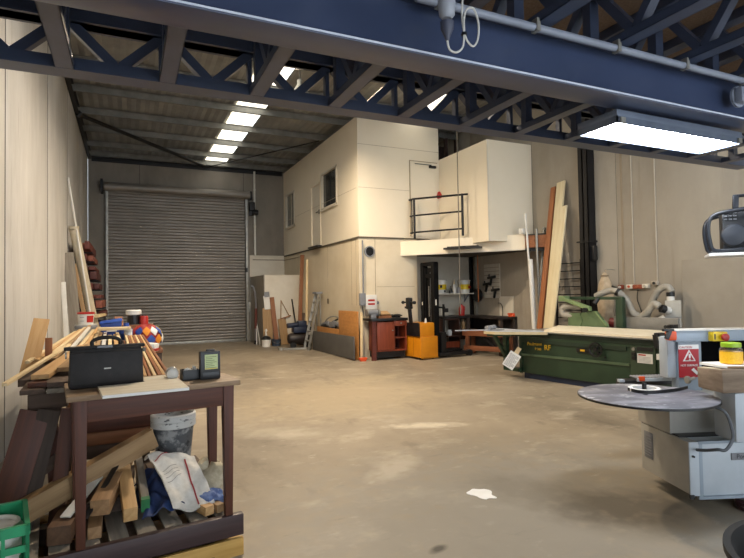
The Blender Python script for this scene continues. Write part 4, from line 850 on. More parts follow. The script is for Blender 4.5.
pd = T('paper_pad', 'white pad lying on the timber block under the yellow jar', 'pad', (3.62, 2.48, 1.041), ea)
part('sheets', pd, PAPER, hx([(.19, -.16, 0), (.75, -.18, 0), (.75, .06, 0), (.15, .06, 0), (.19, -.16, .018), (.75, -.18, .018), (.75, .06, .018), (.15, .06, .018)]))
part('pad_edge', pd, W_TAN, bar((.19, -.165, .008), (.4, -.172, .008), .008, .012))
jr = T('glue_jar', 'clear jar of yellow granules with lime green lid on the white pad', 'jar', (3.62+.3*math.cos(ea)-.06*math.sin(-ea), 2.48+.3*math.sin(ea)-.06*math.cos(ea), 1.06), ea)
part('granules', jr, mat('yellow granules', '#ffc928', '#f2b41c', .5, scale=90, bump=.3), lathe([(.06, 0), (.071, .008), (.071, .088), (.05, .092)], n=24))
part('jar', jr, mat('clear plastic', '#fdf8ea', '#fbf4e0', .06, trans=.97), lathe([(.0712, .086), (.0712, .1), (.06, .118), (.058, .13), (.056, .13), (.058, .116), (.069, .099), (.069, .086)], n=24))
part('lid', jr, mat('lime green lid', '#9cc02c', '#8fb225', .4), lathe([(.061, .118), (.063, .12), (.063, .145), (.058, .148), (.01, .148)], n=24))
# radio on a white shelf
ra = math.radians(-52); RX, RY = 3.62+.345*math.cos(ea)-.19*math.sin(ea)-.345*math.cos(ra)+.19*math.sin(ra), 2.48+.345*math.sin(ea)+.19*math.cos(ea)-.345*math.sin(ra)-.19*math.cos(ra)
shf = T('radio_shelf', 'white shelf edge at the right carrying the black site radio', 'shelf', (RX, RY, 0), ra)
part('board', shf, WPLAS, box((.345, .16, 1.838), (1.1, .5, 1.86), .003)); part('post', shf, GPLAS, box((1.05, .3, .5), (1.1, .35, 1.835)))
rd = T('site_radio', 'black jobsite radio with tubular guard frame and aerial on the white shelf', 'radio', (RX, RY, 1.86), ra)
part('body', rd, mat('radio black', '#15171c', '#0f1115', .45), hx([(.44, .22, .03), (.95, .22, .03), (.95, .42, .03), (.44, .42, .03), (.44, .25, .33), (.95, .25, .36), (.95, .42, .36), (.44, .42, .33)], .025))
part('speaker', rd, mat('speaker grey', '#2a2e35', '#22252c', .5), lathe([(.085, 0), (.085, -.02), (.075, -.035), (.03, -.045), (.001, -.046)], (.51, .225, .13), 24, 'Y'))
part('button', rd, GPLAS, *[box((.455+.03*i, .232, .25+.025*j), (.475+.03*i, .245, .262+.025*j)) for i in range(3) for j in range(3)])
part('display', rd, BLACK, box((.62, .225, .2), (.85, .235, .3), .004))
part('guard_frame', rd, mat('guard tube', '#22252c', '#191c22', .35), tube([(.9, .19, .37), (.6, .19, .325), (.42, .19, .3), (.36, .19, .26), (.345, .19, .18), (.355, .19, .08), (.375, .19, .025), (.45, .19, .015), (.7, .19, .03), (.95, .19, .045)], .016, n=10, k=5), tube([(.9, .44, .37), (.6, .44, .325), (.42, .44, .3), (.36, .44, .26), (.345, .44, .18), (.355, .44, .08), (.375, .44, .025), (.45, .44, .015), (.7, .44, .03), (.95, .44, .045)], .016, n=10, k=5))
part('foot', rd, RUBBER, box((.4, .18, .0), (.45, .22, .02), .006), box((.9, .18, 0), (.95, .22, .03), .006), box((.4, .4, 0), (.45, .44, .03), .006))
part('handle_post', rd, mat('guard tube', '#363c48'), bar((.53, .25, .32), (.535, .25, .44), .04, .04, .008)); part('carry_handle', rd, mat('guard tube', '#363c48'), tube([(.54, .25, .43), (.65, .25, .43), (.9, .25, .43)], .012)); part('green_ring', rd, mat('green band', '#4f8a5a', '#467c50', .5), cyl((.61, .25, .43), (.65, .25, .43), .014, n=10), label='green band')
part('aerial', rd, GPLAS, cyl((.66, .24, .34), (.655, .22, .58), .006, n=8))
# floor clutter at lower right
solo('power_cable', 'dark red cable looped on the floor under the edge bander', 'cable', mat('dark red cable', '#3a2226', '#2c191c', .5), *[tube([(3.98+.03*k, 2.3, .012+.02*k), (4.1, 2.1+.02*k, .012+.02*k), (4.3, 2.08, .014+.02*k), (4.42, 2.3, .012+.02*k), (4.2, 2.46-.03*k, .014+.02*k), (4.02, 2.4, .012+.02*k), (3.98+.03*k, 2.3, .012+.02*k)], .012, n=8) for k in range(3)])
bk = T('rubber_tub', 'black rubber tub rim at the bottom right corner', 'tub', (2.64, 1.07, 0))
part('tub', bk, RUBBER, lathe([(.36, 0), (.4, .05), (.46, .45), (.49, .46), (.49, .49), (.46, .49), (.44, .45), (.38, .06), (.001, .05)], n=56))
solo('pale_floor_patch', 'small pale patch on the concrete floor', 'floor patch', PAPER, prism([(2.53+.085*(1+.22*math.sin(3*t)+.12*math.sin(7*t+1))*math.cos(t), 3.44+.13*(1+.2*math.sin(2*t+2)+.1*math.sin(5*t))*math.sin(t)) for t in [2*PI*k/40 for k in range(40)]], .0, .003, 'XY'), angle=30)  # pale patch of the floor laid on as a thin sheet
# ================================================================ pallets and table at lower left (shared 6.5 degree turn)
ta = math.radians(6.5); ca, sa = math.cos(ta), math.sin(ta)
PX, PY = .643, 3.335                                     # front right corner of the pallet stack
def L(x, y, z): return (PX+x*ca-y*sa, PY+x*sa+y*ca, z)   # x from the corner (negative = to the left), y into the hall
PD = wood('dark purple stained plank', '#3f2b2c', '#302021', .5)
pl = T('pallet', 'old pallet with dark front plank and grey slats under the table', 'pallet', L(0, 0, .125), ta)
part('front_plank', pl, PD, box((-1.18, -.02, .0), (0, .03, .131), .01))
xs = [-.06-.145*k for k in range(9)]
for k, x in enumerate(xs):
    part('slat', pl, wood('weathered slat lengthwise', '#8c8478', '#6d665c', .8, axis=1), box((x-.1, .035, .105), (x, 1.15, .128), .004))
for x in (-.1, -.62, -1.2): part('stringer', pl, W_OLD, box((x-.04, .03, .02), (x+.04, 1.15, .105)))
part('stringer', pl, W_OLD, box((-1.25, .5, .0), (0, .58, .1)))
YPAL = wood('yellow pallet timber', '#c9a25a', '#b28a45', .65)
p2_ = T('pallet', 'yellow timber pallet at the bottom of the stack on the floor', 'pallet', L(0, 0, 0), ta)
part('front_board', p2_, YPAL, hx([(-1.15, -.01, .0), (0, -.01, .0), (0, .02, .0), (-1.15, .02, .0), (-1.15, -.01, .105), (0, -.01, .105), (0, .02, .105), (-1.15, .02, .105)], .003))
for y in (.2, .55, .9): part('deck_board', p2_, YPAL, box((-1.15, y, .1), (0, y+.12, .122), .003))
for x in (-.06, -.6, -1.1): part('bearer', p2_, YPAL, box((x-.05, .02, .0), (x+.05, 1.1, .1), .003))
part('notch', p2_, BLACK, box((-.42, -.012, .0), (-.18, -.0105, .03)))

tx, ty = L(-.95, .04, 0)[:2]
t = T('table', 'dark stained wooden table with worn top standing on the pallets', 'table', (tx, ty, .256), ta)
TZ = 1.087-.256
part('tabletop', t, W_TOP, box((-.0, -.13, TZ-.03), (.915, .4, TZ), .006))
part('apron', t, W_DARK, box((.03, -.05, TZ-.16), (.87, -.02, TZ-.03), .004)); part('apron', t, W_DARK, box((.03, .28, TZ-.16), (.87, .31, TZ-.03), .004))
part('end_apron', t, wood('dark stained end', '#5c2d17', '#3e1c0d', .55, axis=1), box((.84, -.03, TZ-.16), (.87, .3, TZ-.03))); part('end_apron', t, W_DARKZ, box((.03, -.03, TZ-.16), (.06, .3, TZ-.03)))
for x in (.035, .83):
    for y in (-.06, .31):
        part('leg', t, W_DARKZ, hx([(x+.01, y+.01, 0), (x+.055, y+.01, 0), (x+.055, y+.055, 0), (x+.01, y+.055, 0), (x, y, TZ-.03), (x+.065, y, TZ-.03), (x+.065, y+.065, TZ-.03), (x, y+.065, TZ-.03)], .004))
# briefcase
bc = T('briefcase', 'black leather briefcase standing on the table with top handle', 'bag', (-.115, 3.44, 1.087), ta)
part('body', bc, LEATH, hx([(-.195, -.06, .0), (.195, -.06, .0), (.195, .06, .0), (-.195, .06, .0), (-.185, -.045, .225), (.185, -.045, .225), (.185, .05, .225), (-.185, .05, .225)], .02))
part('front_flap', bc, LEATH, hx([(-.19, -.072, .02), (.19, -.072, .02), (.19, -.055, .02), (-.19, -.055, .02), (-.188, -.058, .205), (.188, -.058, .205), (.188, -.04, .205), (-.188, -.04, .205)], .008))
part('top_frame', bc, LEATH, box((-.215, -.03, .215), (.205, .03, .235), .008))
part('handle', bc, LEATH, tube([(-.075, 0, .235), (-.07, 0, .262), (-.03, 0, .278), (.03, 0, .278), (.07, 0, .262), (.075, 0, .235)], .011, n=10))
part('lock_plate', bc, GPLAS, box((-.05, -.034, .218), (.03, -.029, .236), .002), label='small grey metal lock plate')
part('badge', bc, GALV, box((-.018, -.0735, .105), (.018, -.071, .112)), label='small bright badge')
part('clip', bc, GALV, cyl((.19, -.04, .2), (.2, -.05, .2), .012, n=10)); part('side_ring', bc, GALV, lathe([(.014, -.004), (.02, -.004), (.02, .004), (.014, .004)], (-.205, -.02, .19), 14, 'X'))
bd = T('white_board', 'flat pale board lying on the table in front of the briefcase', 'board', L(-.72, -.1, 1.0872), ta)
part('board', bd, mat('pale laminated board', '#e6dfce', '#d9cfb9', .45, scale=6, stretch=(.3, 3, 1)), prism([(-.075, -.15), (.345, -.165), (.37, .4), (.18, .38), (.17, .19), (-.075, .17)], 0, .016, 'XY'))
part('front_edge', bd, PAPER, hx([(-.075, -.153, .001), (.345, -.168, .001), (.345, -.1655, .001), (-.075, -.1505, .001), (-.075, -.153, .0155), (.345, -.168, .0155), (.345, -.1655, .0155), (-.075, -.1505, .0155)]), label='white front edge')
solo('paper_slip', 'small cream slip lying between the briefcase and the clear cup', 'paper', PAPER, hx([(.1, 3.42, 1.0875), (.2, 3.42, 1.0875), (.19, 3.47, 1.0875), (.1, 3.47, 1.0875), (.1, 3.42, 1.1), (.2, 3.42, 1.1), (.19, 3.47, 1.105), (.1, 3.47, 1.105)]))
cu = T('plastic_cup', 'clear round plastic tub on its side on the table', 'cup', (.245, 3.46, 1.088))
part('tub', cu, mat('cloudy plastic', '#cfd3d6', '#c2c6ca', .2, trans=.4), lathe([(.03, -.035), (.036, .03), (.038, .035), (.034, .035), (.028, -.03)], (0, 0, .038), 20, 'Y')); part('lid', cu, WPLAS, lathe([(.034, -.036), (.026, -.042), (.001, -.043)], (0, 0, .038), 20, 'Y'))
ty_ = T('small_tray', 'small black open tray of white scraps on the table', 'tray', (.345, 3.43, 1.0875), ta)
part('tray', ty_, BLACK, box((-.05, -.045, 0), (.05, .045, .006)), box((-.05, -.045, 0), (.05, -.04, .06)), box((-.05, .04, 0), (.05, .045, .06)), box((-.05, -.045, 0), (-.045, .045, .06)), box((.045, -.045, 0), (.05, .045, .06)))
for i, (x, y, m) in enumerate([(-.015, .0, PAPER), (.026, .01, WPLAS)]):
    solo('white_scrap', ['crumpled white paper in the small black tray', 'white plastic cap standing in the small black tray'][i], 'scrap', m, lump((.345+x, 3.43+y, 1.125), (.028-.012*i, .026-.01*i, .03+.008*i), i, .25))
cs = T('instrument_case', 'black cased tester with yellow green label standing on the table', 'instrument', (.457, 3.375, 1.0875), ta)
part('case', cs, BLACK, box((-.062, -.022, 0), (.06, .03, .172), .008)); part('top_clip', cs, BLACK, box((-.02, -.01, .17), (.03, .02, .182), .004)); part('ridge', cs, mat('dark grey plastic', '#2a2d31', '#222529', .4), box((-.05, -.026, .015), (.05, -.021, .045), .002))
lp = part('label_plate', cs, mat('pale green label', '#c3cf9a', '#b7c48b', .5), box((-.036, -.0245, .062), (.042, -.0215, .152)), label='pale yellow green label')
part('label_print', lp, mat('label print', '#6d7b4d', '#5e6c40', .6), *[box((-.03, -.0252, .07+.011*k), (.034-.012*(k % 3), -.0244, .073+.011*k)) for k in range(7)]); part('label_mark', lp, YELP, box((-.034, -.0252, .064), (.04, -.0244, .068)))

# ---------------------------------------------------------------- load on the pallet under the table
ZP = .254
timber('big_timber', 'long thick tan timber slanting up across the table legs', 'timber', (-.58, 3.58, .37), (.15, 3.86, .655), .085, .125, W_TAN)
timber('square_timber', 'dark brown square timber end by the left table leg', 'timber', L(-.98, .12, ZP+.055), L(-.84, .75, ZP+.055), .115, .1, wood('dark sawn timber', '#6d4f38', '#553c2a', .7))
timber('square_timber', 'thick square timber with knotty end resting on the lower offcuts', 'timber', L(-.78, .15, ZP+.15), L(-.56, .9, ZP+.22), .1, .09, W_END)
timber('square_timber', 'round edged tan post pointing forward in the middle of the pallet', 'timber', L(-.625, .11, ZP+.09), L(-.6, .85, ZP+.27), .075, .085, W_PINE)
gt = timber('square_timber', 'grey timber with green painted end beside the tan post', 'timber', L(-.535, .18, ZP+.1), L(-.5, .85, ZP+.27), .045, .08, W_GREY)
part('painted_end', gt, mat('green end paint', '#2f7a4c', '#28693f', .6), box((-.004, -.0235, -.041), (.03, .0235, .041)), label='green painted end')
timber('offcut_block', 'small chipped timber offcut below the knotty square timber', 'timber', L(-.81, .1, ZP+.035), L(-.78, .4, ZP+.035), .07, .065, W_END)
timber('offcut_block', 'small pine block on the pallet front at the right', 'timber', L(-.19, .05, ZP+.035), L(-.27, .3, ZP+.04), .06, .055, W_PINE)
timber('offcut_block', 'second pine block lying right beside the first on the pallet', 'timber', L(-.12, .06, ZP+.03), L(-.2, .3, ZP+.03), .05, .05, W_TAN)
timber('steel_strip', 'dark steel angle strip leaning over the square timber', 'strip', L(-.86, .1, ZP+.12), L(-.63, .55, ZP+.3), .03, .012, DARK)
timber('white_strip', 'white board offcut leaning behind the steel strip', 'strip', L(-.95, .2, ZP+.12), L(-.71, .55, ZP+.26), .06, .01, WPLAS)
for k, (x, z) in enumerate([(-.85, .0), (-.66, .0), (-.5, .0), (-.33, 0)]):
    timber('packing_timber', 'old dark packing timber on the pallet under the load, %s from the left' % ORD[k], 'timber', L(x, .45, ZP+.045), L(x+.13, 1.1, ZP+.045), .1, .085, W_OLD)
bu = T('mortar_bucket', 'grey mortar smeared bucket with white rim under the table', 'bucket', (.285, 3.93, .44))
MORT = layered('mortar smeared plastic', '#55585c', [('#a5a6a6', 9, (1,1,1), .5, .6, .8), ('#24262a', 13, (1,1,1), .56, .64, .85)], .8, .15, 40)
part('pail', bu, MORT, lathe([(.108, 0), (.135, .27)], n=28)); RIMM = layered('smeared white rim', '#cfd0ce', [('#3c3d40', 18, (1,1,2), .58, .64, .9)], .6, .1, 40)
part('rim', bu, RIMM, lathe([(.135, .26), (.148, .265), (.148, .3), (.143, .305), (.149, .31), (.149, .345), (.14, .355), (.13, .345), (.13, .27)], n=28), label='white rim with dark smears')
part('inside', bu, MORT, lathe([(.129, .3), (.001, .29)], n=24, close=False))
timber('packing_timber', 'timber block carrying the mortar bucket under the table', 'timber', (.12, 3.93, .345), (.46, 3.97, .345), .24, .17, W_OLD)
solo('blue_tarp', 'crumpled blue tarpaulin under the white sack on the pallet', 'tarpaulin', mat('blue tarp cloth', '#2f4474', '#1d2c52', .6, scale=14, bump=.4),
     grid(lambda u, v: (lambda x, y: (*L(x, y, 0)[:2], ZP+.02+.19*max(0, 1-((x+.38)/.22)**2)*min(1, max(0, (y-.02)/.45))+.012*math.sin(19*u+9*v)+.01*math.sin(17*v-14*u)))(-.56+.29*u+.03*math.sin(9*v), .14+.44*v), 30, 26, .006))
SACK = mat('woven sack', '#e0dcd4', '#c9c4ba', .85, scale=26, bump=.3, lo=.3, hi=.7)
sk = bpy.data.objects.new('woven_sack', None); COL.objects.link(sk)
so = V(*L(-.26, .3, .3)); sk.location = so
tag(sk, 'white woven sack with red stripes draped below the bucket', 'sack')
def sackpt(u, v, dz=0):
    # v from the top (back) to the front hem, u across
    x = -.50+.29*u+.11*v-.04*u*v; y = .46-.36*v-.03*(u-.5)
    z = .60-.21*v-.06*v*v-.05*u*(v)+.018*math.sin(5*u+3*v)+.006*math.sin(13*u-7*v)+.004*math.sin(23*v+6*u)-.12*max(0, u-.8)
    if v < .12: z -= (.12-v)*.5
    return tuple(V(*L(x, y, z+dz))-so)
part('sack', sk, SACK, grid(sackpt, 30, 30, .012))
REDST = mat('red stripe', '#a94040', '#9a3636', .8)
def stripe(u0, u1, v0, v1, w): return grid(lambda a, b: sackpt(u0+(u1-u0)*a+w*(b-.5), v0+(v1-v0)*a, .0125), 14, 1, .0015)
part('stripe', sk, REDST, stripe(.72, .6, .25, .98, .035)); part('stripe', sk, REDST, stripe(.04, .4, .32, .14, .03))
part('printed_line', sk, mat('grey print', '#8f8a84', '#817c76', .8), *[stripe(.1+.0*k, .5, .5+.06*k, .32+.06*k, .012) for k in range(4)])
solo('cream_cloth', 'cream and blue rag spilling from the sack at the right table leg', 'rag', mat('cream rag', '#cdc2a8', '#aea288', .9, scale=20, bump=.3), lump(L(-.10, .38, .36), (.12, .12, .13), 4, .25))
solo('blue_rag', 'pale blue rag between the sack and the right table leg', 'rag', mat('pale blue rag', '#7186b2', '#46598c', .85, scale=22, bump=.3), lump(L(-.17, .2, .31), (.12, .08, .055), 9, .35))

# green crate with white buckets at the bottom left corner
cx0 = V(-.62, 2.72, 0)
gc = T('plastic_crate', 'green plastic crate at the lower left edge holding white tubs', 'crate', tuple(cx0), math.radians(10))
GP = mat('green crate plastic', '#1f9a66', '#1a875a', .4, scale=3)
CW, CD, CH = .22, .34, .61
def side(a, b):
    A, B = V(*a), V(*b); out = [bar(tuple(A+V(0,0,CH-.02)), tuple(B+V(0,0,CH-.02)), .02, .045), bar(tuple(A+V(0,0,.03)), tuple(B+V(0,0,.03)), .015, .06)]
    for k in range(1, 4): out.append(bar(tuple(A+V(0,0,.03+k*.16)), tuple(B+V(0,0,.03+k*.16)), .012, .03))
    n = 5
    for k in range(n+1):
        p = A+(B-A)*k/n; out.append(bar(tuple(p), tuple(p+V(0,0,CH)), .014, .03))
    return out
part('long_side', gc, GP, *side((CW, 0, 0), (CW, CD, 0))); part('long_side', gc, GP, *side((-CW, 0, 0), (-CW, CD, 0))); part('short_side', gc, GP, *side((-CW, 0, 0), (CW, 0, 0))); part('short_side', gc, GP, *side((-CW, CD, 0), (CW, CD, 0)), box((-CW, CD-.004, .2), (CW, CD+.004, CH))); part('floor_panel', gc, GP, box((-CW, 0, 0), (CW, CD, .015)))
for i, (x, y, z, l) in enumerate([(.06, .2, .3, 'white plastic tub standing in the green crate'), ]):
    w = T('white_tub', l, 'tub', tuple(cx0+V(x-.0, y-.03, .016)), 0)
    part('tub', w, WPLAS, lathe([(.09, 0), (.105, .42), (.115, .425), (.115, .46), (.108, .465), (.115, .47), (.115, .51)], n=32)); part('lid', w, WPLAS, lathe([(.117, .51), (.12, .55), (.108, .565), (.08, .555), (.001, .555)], n=32)); part('lid_rim', w, WPLAS, lathe([(.108, .56), (.11, .572), (.098, .574), (.09, .56)], n=32))

# ---------------------------------------------------------------- timber pile between table and left wall
def trestle(y, l, x0=-.72, x1=-.3):
    t = T('trestle', l, 'trestle', (0, y, 0))
    part('crossbeam', t, W_OLD, box((x0, -.03, .93), (x1, .05, 1.02), .004))
    part('leg', t, W_OLDZ, bar((x0-.1, -.1, .0), (x0+.13, .0, .94), .1, .04, up=(0, 1, 0))); part('leg', t, W_OLDZ, bar((x0-.12, .28, .0), (x0+.06, .06, .94), .1, .04, up=(0, 1, 0)))
    part('leg', t, W_DARKZ, bar((x1-.04, .02, .0), (x1-.1, .02, .94), .07, .04, up=(0, 1, 0))); part('leg', t, W_DARKZ, bar((x1-.02, .24, .0), (x1-.12, .06, .94), .07, .04, up=(0, 1, 0)))
    part('brace', t, W_OLD, bar((x0-.02, -.04, .5), (x1-.05, -.02, .62), .02, .07))
    return t
trestle(3.78, 'dark old timber trestle at the left of the table carrying offcuts', -.55, -.34)
trestle(6.9, 'far dark trestle carrying the timber pile by the left wall', -.75, .2)
W_OLDD = wood('dark grey board', '#4a3d35', '#352b25', .8)
for i, (x0, x1, m, l) in enumerate([(-.50, -.74, W_DARK, 'dark red board leaning against the trestle nearest the left wall'), (-.43, -.62, W_OLDD, 'grey brown board leaning against the front of the dark trestle'), (-.33, -.42, W_DARK, 'narrow dark board leaning beside the left table leg'), (-.27, -.36, W_BROWN, 'thin brown lath leaning behind the left table leg')]):
    timber('leaning_board', l, 'board', (x1, 3.62+.02*i, .02), (x0, 3.7, .93), [.16, .12, .08, .02][i], .022, m, up=(0, 1, 0))
for k in range(6):
    timber('stacked_board', 'dark old board in the stack behind the table, %s from the bottom' % ORD[k], 'board', (-.42+.02*(k % 3), 4.5+.01*k, .46+.095*k), (.18-.03*(k % 2), 4.52, .46+.095*k), .22, .092, [W_OLD, W_BROWN, W_DARK][k % 3], up=(0, 0, 1))
for x in (-.36, .1):
    solo('support_post', 'upright post holding the board stack, %s side' % ('left' if x < 0 else 'right'), 'post', W_OLDZ, box((x-.05, 4.46, 0), (x+.05, 4.56, .43)))
dk_ = [(-.52, 3.72, -.6, 5.4, 1.04), (-.38, 3.70, -.44, 5.2, 1.04), (-.49, 3.78, -.46, 4.6, 1.072), (-.38, 3.72, -.46, 4.4, 1.075)]
for k, (x0, y0, x1, y1, z) in enumerate(dk_):
    timber('dark_offcut', 'short dark offcut stacked on the near trestle, %s placed' % ORD[k], 'offcut', (x0, y0, z), (x1, y1, z), .13, .028, [W_OLD, W_GREY, W_DARK, W_OLD][k])
timber('pale_lath', 'long pale lath sticking out of the pile towards the left wall', 'lath', (-.655, 3.70, 1.10), (-.5, 5.7, 1.16), .03, .02, W_PALE)
timber('pale_board', 'pale wide board end lying on the dark offcuts left of the table', 'board', (-.50, 3.86, 1.11), (-.36, 5.4, 1.16), .1, .03, W_PINE)
timber('pale_board', 'tan board end lying next to the pale wide board behind the briefcase', 'board', (-.38, 4.0, 1.13), (-.3, 5.4, 1.17), .09, .03, W_TAN)
timber('leaning_board', 'orange pine offcut standing up against the left wall above the pile', 'board', (-.74, 5.0, .95), (-.68, 5.35, 1.42), .12, .02, W_PINE, up=(0, 1, 0))
timber('leaning_board', 'short orange block standing beside the pine offcut', 'board', (-.6, 5.1, 1.08), (-.6, 5.12, 1.27), .05, .04, W_ORNG, up=(0, 1, 0))
solo('pile_bearer', 'long dark boards carrying the pale strips behind the briefcase', 'board', W_OLD, *[bar((-.6+.17*k, 4.4, 1.06), (-.62+.17*k, 7.3, 1.06), .15, .05) for k in range(5)]) if False else None
for k in range(5):
    timber('pile_board', 'long dark board in the base of the strip pile, %s from the left wall' % ORD[k], 'board', (-.58+.165*k, 4.1, 1.045), (-.62+.165*k, 7.3, 1.045), .15, .045, wood('long old board', '#5c4a3e', '#43352c', .75))
n = 13
for k in range(n):
    x0 = -.72+.058*k; x1 = -.6+.0375*k
    timber('pale_strip', 'thin pale timber strip fanned out behind the briefcase, %s from the left' % ORD[k], 'strip', (x0, 4.9+.05*(k % 3), 1.10+.004*(k % 4)), (x1, 7.6+.25*(k % 4), 1.17+.012*(k % 5)), .034, .022, [W_PALE, W_PINE, W_PALE, W_TAN, WPLAS][k % 5], group='pale strips fanned out on the pile')
for k in range(8):
    x0 = .045+.03*k; x1 = -.02+.0235*k
    timber('brown_strip', 'narrow timber strip right of the briefcase, %s from the left' % ORD[k], 'strip', (x0, 3.85, 1.05+.006*(k % 3)), (x1, 6.4, 1.17), .02, .02, [W_PALE, W_BROWN, W_PINE, W_ORNG, W_PALE, W_ORNG, W_PINE, W_BROWN][k], group='strips running past the right side of the briefcase')
timber('cross_batten', 'pale batten lying across the far end of the strips', 'batten', (-.3, 6.75, 1.24), (.02, 6.7, 1.24), .16, .03, W_PALE)

# ---------------------------------------------------------------- things beyond the pile
bx = T('blue_box', 'blue plastic tool box on the far end of the timber pile', 'tool box', (-.18, 7.05, 1.135))
part('box', bx, BLUEP, hx([(-.1, -.1, 0), (.1, -.1, 0), (.1, .1, 0), (-.1, .1, 0), (-.12, -.12, .15), (.11, -.12, .18), (.11, .12, .18), (-.12, .12, .15)], .012)); part('lid', bx, mat('blue lid', '#2d55b0', '#254a9e', .4), hx([(-.13, -.13, .15), (.12, -.13, .18), (.12, .13, .18), (-.13, .13, .15), (-.12, -.12, .18), (.11, -.12, .21), (.11, .12, .21), (-.12, .12, .18)], .008)); part('label_plate', bx, WPLAS, box((-.05, -.125, .06), (.06, -.12, .1)))
solo('blue_jug', 'blue round jug between the blue box and the patterned bag', 'jug', BLUEP, lathe([(.05, 0), (.07, .03), (.07, .12), (.03, .17), (.03, .2)], (-.02, 6.95, 1.09), 16))
solo('clear_jar', 'small cloudy jar with pale lid beside the blue jug', 'jar', WPLAS, lathe([(.04, 0), (.045, .09), (.04, .1), (.045, .105), (.045, .13)], (.0, 6.8, 1.09), 14))
cb_ = T('storage_bin', 'dark storage crate under the patterned bag', 'crate', (.18, 7.25, 0))
part('bin', cb_, W_OLD, box((-.2, -.22, 0), (.2, .22, .95), .01)); part('rim', cb_, W_BROWN, box((-.21, -.23, .9), (.21, .23, .95), .01))
pg_ = T('patterned_bag', 'patchwork bag in blue, yellow and red beyond the briefcase', 'bag', (.2, 7.2, .95))
part('bag', pg_, mat('red bag cloth', '#a32a24', '#8d211d', .7), lump((0, 0, .13), (.185, .18, .17), 3, .1))
def bagp(a, e, k=1.045):
    return (.185*k*math.cos(e)*math.cos(a), .18*k*math.cos(e)*math.sin(a), .13+.17*k*math.sin(e))
cols = [REDP, BLUEP, YELP, mat('orange cloth', '#e08a1e', '#d07c14', .7), WPLAS]
for r in range(2):
    for k in range(7):
        a0 = -PI+.52*k+.26*r; e0 = -.38+.62*r; q = [BLUEP, YELP, REDP, BLUEP, cols[3], WPLAS][(k+r*2) % 6]
        part('patch', pg_, q, grid(lambda u, v, a0=a0, e0=e0: bagp(a0+.62*(u*.5+v*.5), e0+.32+.72*(v-u)*.5, 1.1), 8, 8, .006))
st = T('striped_box', 'red and white striped box lying before the patterned bag', 'box', (.19, 6.86, .95-.0))
part('box', st, WPLAS, bar((-.13, .02, .07), (.12, -.1, -.0+.04), .14, .1, .02)); part('red_band', st, REDP, bar((-.132, .012, .05), (.122, -.108, .018), .142, .035, .01), label='red band')
cr2 = T('rear_crate', 'tall dark crate behind the patterned bag', 'crate', (.08, 8.0, 0))
part('crate', cr2, W_OLD, box((-.2, -.15, 0), (.24, .2, 1.22))); part('batten', cr2, W_BROWN, box((-.2, -.17, 1.1), (.24, -.15, 1.22)))
bkc = T('paint_can', 'black paint can with white lid standing beyond the blue box', 'paint can', (.07, 8.0, 1.22))
part('can', bkc, BLACK, lathe([(.085, 0), (.085, .13), (.09, .135)], n=20)); part('lid', bkc, WPLAS, lathe([(.09, .13), (.1, .14), (.1, .19), (.09, .2), (.001, .195)], n=20), label='white lid')
rc = T('paint_can', 'small red can beside the black paint can', 'paint can', (.2, 7.95, 1.22))
part('can', rc, REDP, lathe([(.055, 0), (.055, .1), (.045, .115)], n=16)); part('cap', rc, BLACK, cyl((0, 0, .11), (0, 0, .13), .03, n=12))
timber('short_plank', 'short brown plank end leaning left of the black paint can', 'plank', (-.06, 7.7, .95), (-.12, 7.95, 1.33), .1, .03, W_BROWN)
gb_ = T('grey_bin', 'grey round bin behind the pile carrying the red and white bucket', 'bin', (-.64, 10.0, 0))
part('bin', gb_, mat('pale grey bin', '#a6a59f', '#93928c', .5), lathe([(.12, 0), (.15, 1.08), (.165, 1.09), (.165, 1.14), (.15, 1.16), (.001, 1.16)], n=24)); part('rim', gb_, GPLAS, lathe([(.166, 1.08), (.17, 1.09), (.17, 1.13), (.166, 1.14)], n=24))
rb = T('paint_bucket', 'white bucket with red label and lid on the grey bin', 'bucket', (-.64, 10.0, 1.16))
part('pail', rb, WPLAS, lathe([(.11, 0), (.125, .17)], n=24)); part('lid', rb, REDP, lathe([(.13, .165), (.135, .17), (.135, .195), (.12, .2), (.001, .2)], n=24), label='red lid')
part('label_band', rb, REDP, *[grid(lambda u, v, k=0: ((.113+.012*v+.002)*math.cos(-1.4+1.0*u), (.113+.012*v+.002)*math.sin(-1.4+1.0*u), .03+.11*v), 8, 2, .002)], label='red label'); part('print', rb, GPLAS, box((-.08, -.1, .11), (-.02, -.118, .12)), box((-.08, -.1, .05), (-.02, -.118, .06)))
solo('cardboard_tube', 'thick cream tube leaning on the left wall behind the pile', 'tube', mat('cream tube', '#c3b9a3', '#b2a790', .6), cyl((-.5, 13.2, .0), (-1.01, 12.4, 3.02), .09, n=18), cyl((-1.01, 12.4, 3.02), (-1.012, 12.39, 3.08), .096, n=18))
solo('thin_pole', 'thin white pole leaning high on the left wall beside the cream tube', 'pole', WPLAS, cyl((-.55, 12.6, .0), (-1.1, 12.25, 4.05), .02, n=8))
timber('leaning_board', 'grey board leaning on the left wall beside the cream tube', 'board', (-.85, 11.8, .02), (-1.08, 12.0, 2.5), .2, .03, W_GREY, up=(0, 1, 0))
timber('leaning_board', 'white narrow board standing at the left wall behind the grey bin', 'board', (-1.0, 11.3, .02), (-1.1, 11.35, 1.9), .08, .03, WPLAS, up=(0, 1, 0))
timber('leaning_board', 'brown board leaning under the cream tube', 'board', (-.6, 12.2, .02), (-1.0, 12.35, 2.3), .08, .03, W_TAN, up=(0, 1, 0))
rk2 = T('timber_rack', 'dark steel cantilever rack on the left wall stacked with red timber', 'rack', (-1.1, 14.0, 0))
for y in (-.6, .6):
    part('upright', rk2, DARK, box((0, y-.04, 0), (.06, y+.04, 2.9)))
    for k in range(9): part('arm', rk2, DARK, box((.06, y-.025, .92+.21*k), (.68-.038*k, y+.025, .94+.21*k)))
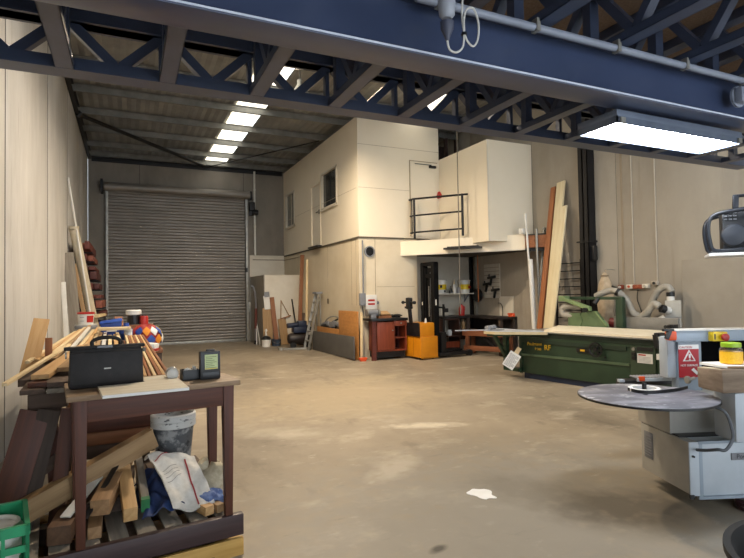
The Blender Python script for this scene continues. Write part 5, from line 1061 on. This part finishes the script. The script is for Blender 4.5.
for k in range(9):
    n = 4 if k < 5 else 3
    for i in range(n):
        w = .6-.038*k; bw_ = w/n*.92; hh = .09+.045*((i*3+k) % 3)
        timber('red_timber', 'red hardwood length on the wall rack, level %s up, %s from the wall' % (ORD[k], ORD[i]), 'timber', (-1.03+w*(i+.5)/n, 12.9+.22*((i*2+k) % 4)-.04*k, .945+.21*k+hh/2), (-1.03+w*(i+.5)/n, 15.1, .945+.21*k+hh/2), bw_, hh*.9, [W_RED, wood('pink brown timber', '#8a4e3c', '#6d3a2c', .65), W_RED, wood('deep red timber', '#4d1f19', '#391511', .6)][(i+k) % 4], group='red timber lengths on the wall rack')
timber('white_offcut', 'pale offcut lying on the lowest rack load', 'offcut', (-.62, 12.55, 1.2), (-.5, 13.2, 1.22), .12, .05, W_PALE)
# ================================================================ light
def area(name, loc, rot, sx, sy, e, c):
    l = bpy.data.lights.new(name, 'AREA'); l.shape = 'RECTANGLE'; l.size = sx; l.size_y = sy; l.energy = e; l.color = c
    o = bpy.data.objects.new(name, l); COL.objects.link(o); o.location = loc; o.rotation_euler = rot; return o
for i, (x, y) in enumerate([(2.2, 6.5), (3.2, 10.2)]):  # unseen lamps above the girder line, placed to light the hall
    t = T('unseen_high_bay', 'unseen warm high bay lamp hung from the roof above the hall, %s from the mezzanine' % ORD[i], 'ceiling light', (x, y, 5.55), 0, 'unseen high bay lamps')
    part('shade', t, GALV, lathe([(.22, 0), (.2, .1), (.08, .3), (.06, .34), (.06, .42), (.04, .42), (.07, .3), (.19, .09), (.21, 0)], n=24)); part('lamp', t, emit('unseen warm lamp', '#ffe9cb', [2000, 2500][i]), lathe([(.001, .02), (.09, .05), (.07, .16), (.03, .2)], n=16)); part('cord', t, BLACK, cyl((0, 0, .42), (0, 0, .62), .01, n=8))  # shade, lamp and cord of the unseen lamps
w = bpy.data.worlds.new('daylight'); SC.world = w; w.use_nodes = True
bg = w.node_tree.nodes['Background']; bg.inputs['Color'].default_value = (.84, .92, 1, 1); bg.inputs['Strength'].default_value = 3.2
vs = SC.view_settings; vs.view_transform = 'Standard'; vs.look = 'None'; vs.exposure = .28; vs.gamma = 1.; vs.use_curve_mapping = False
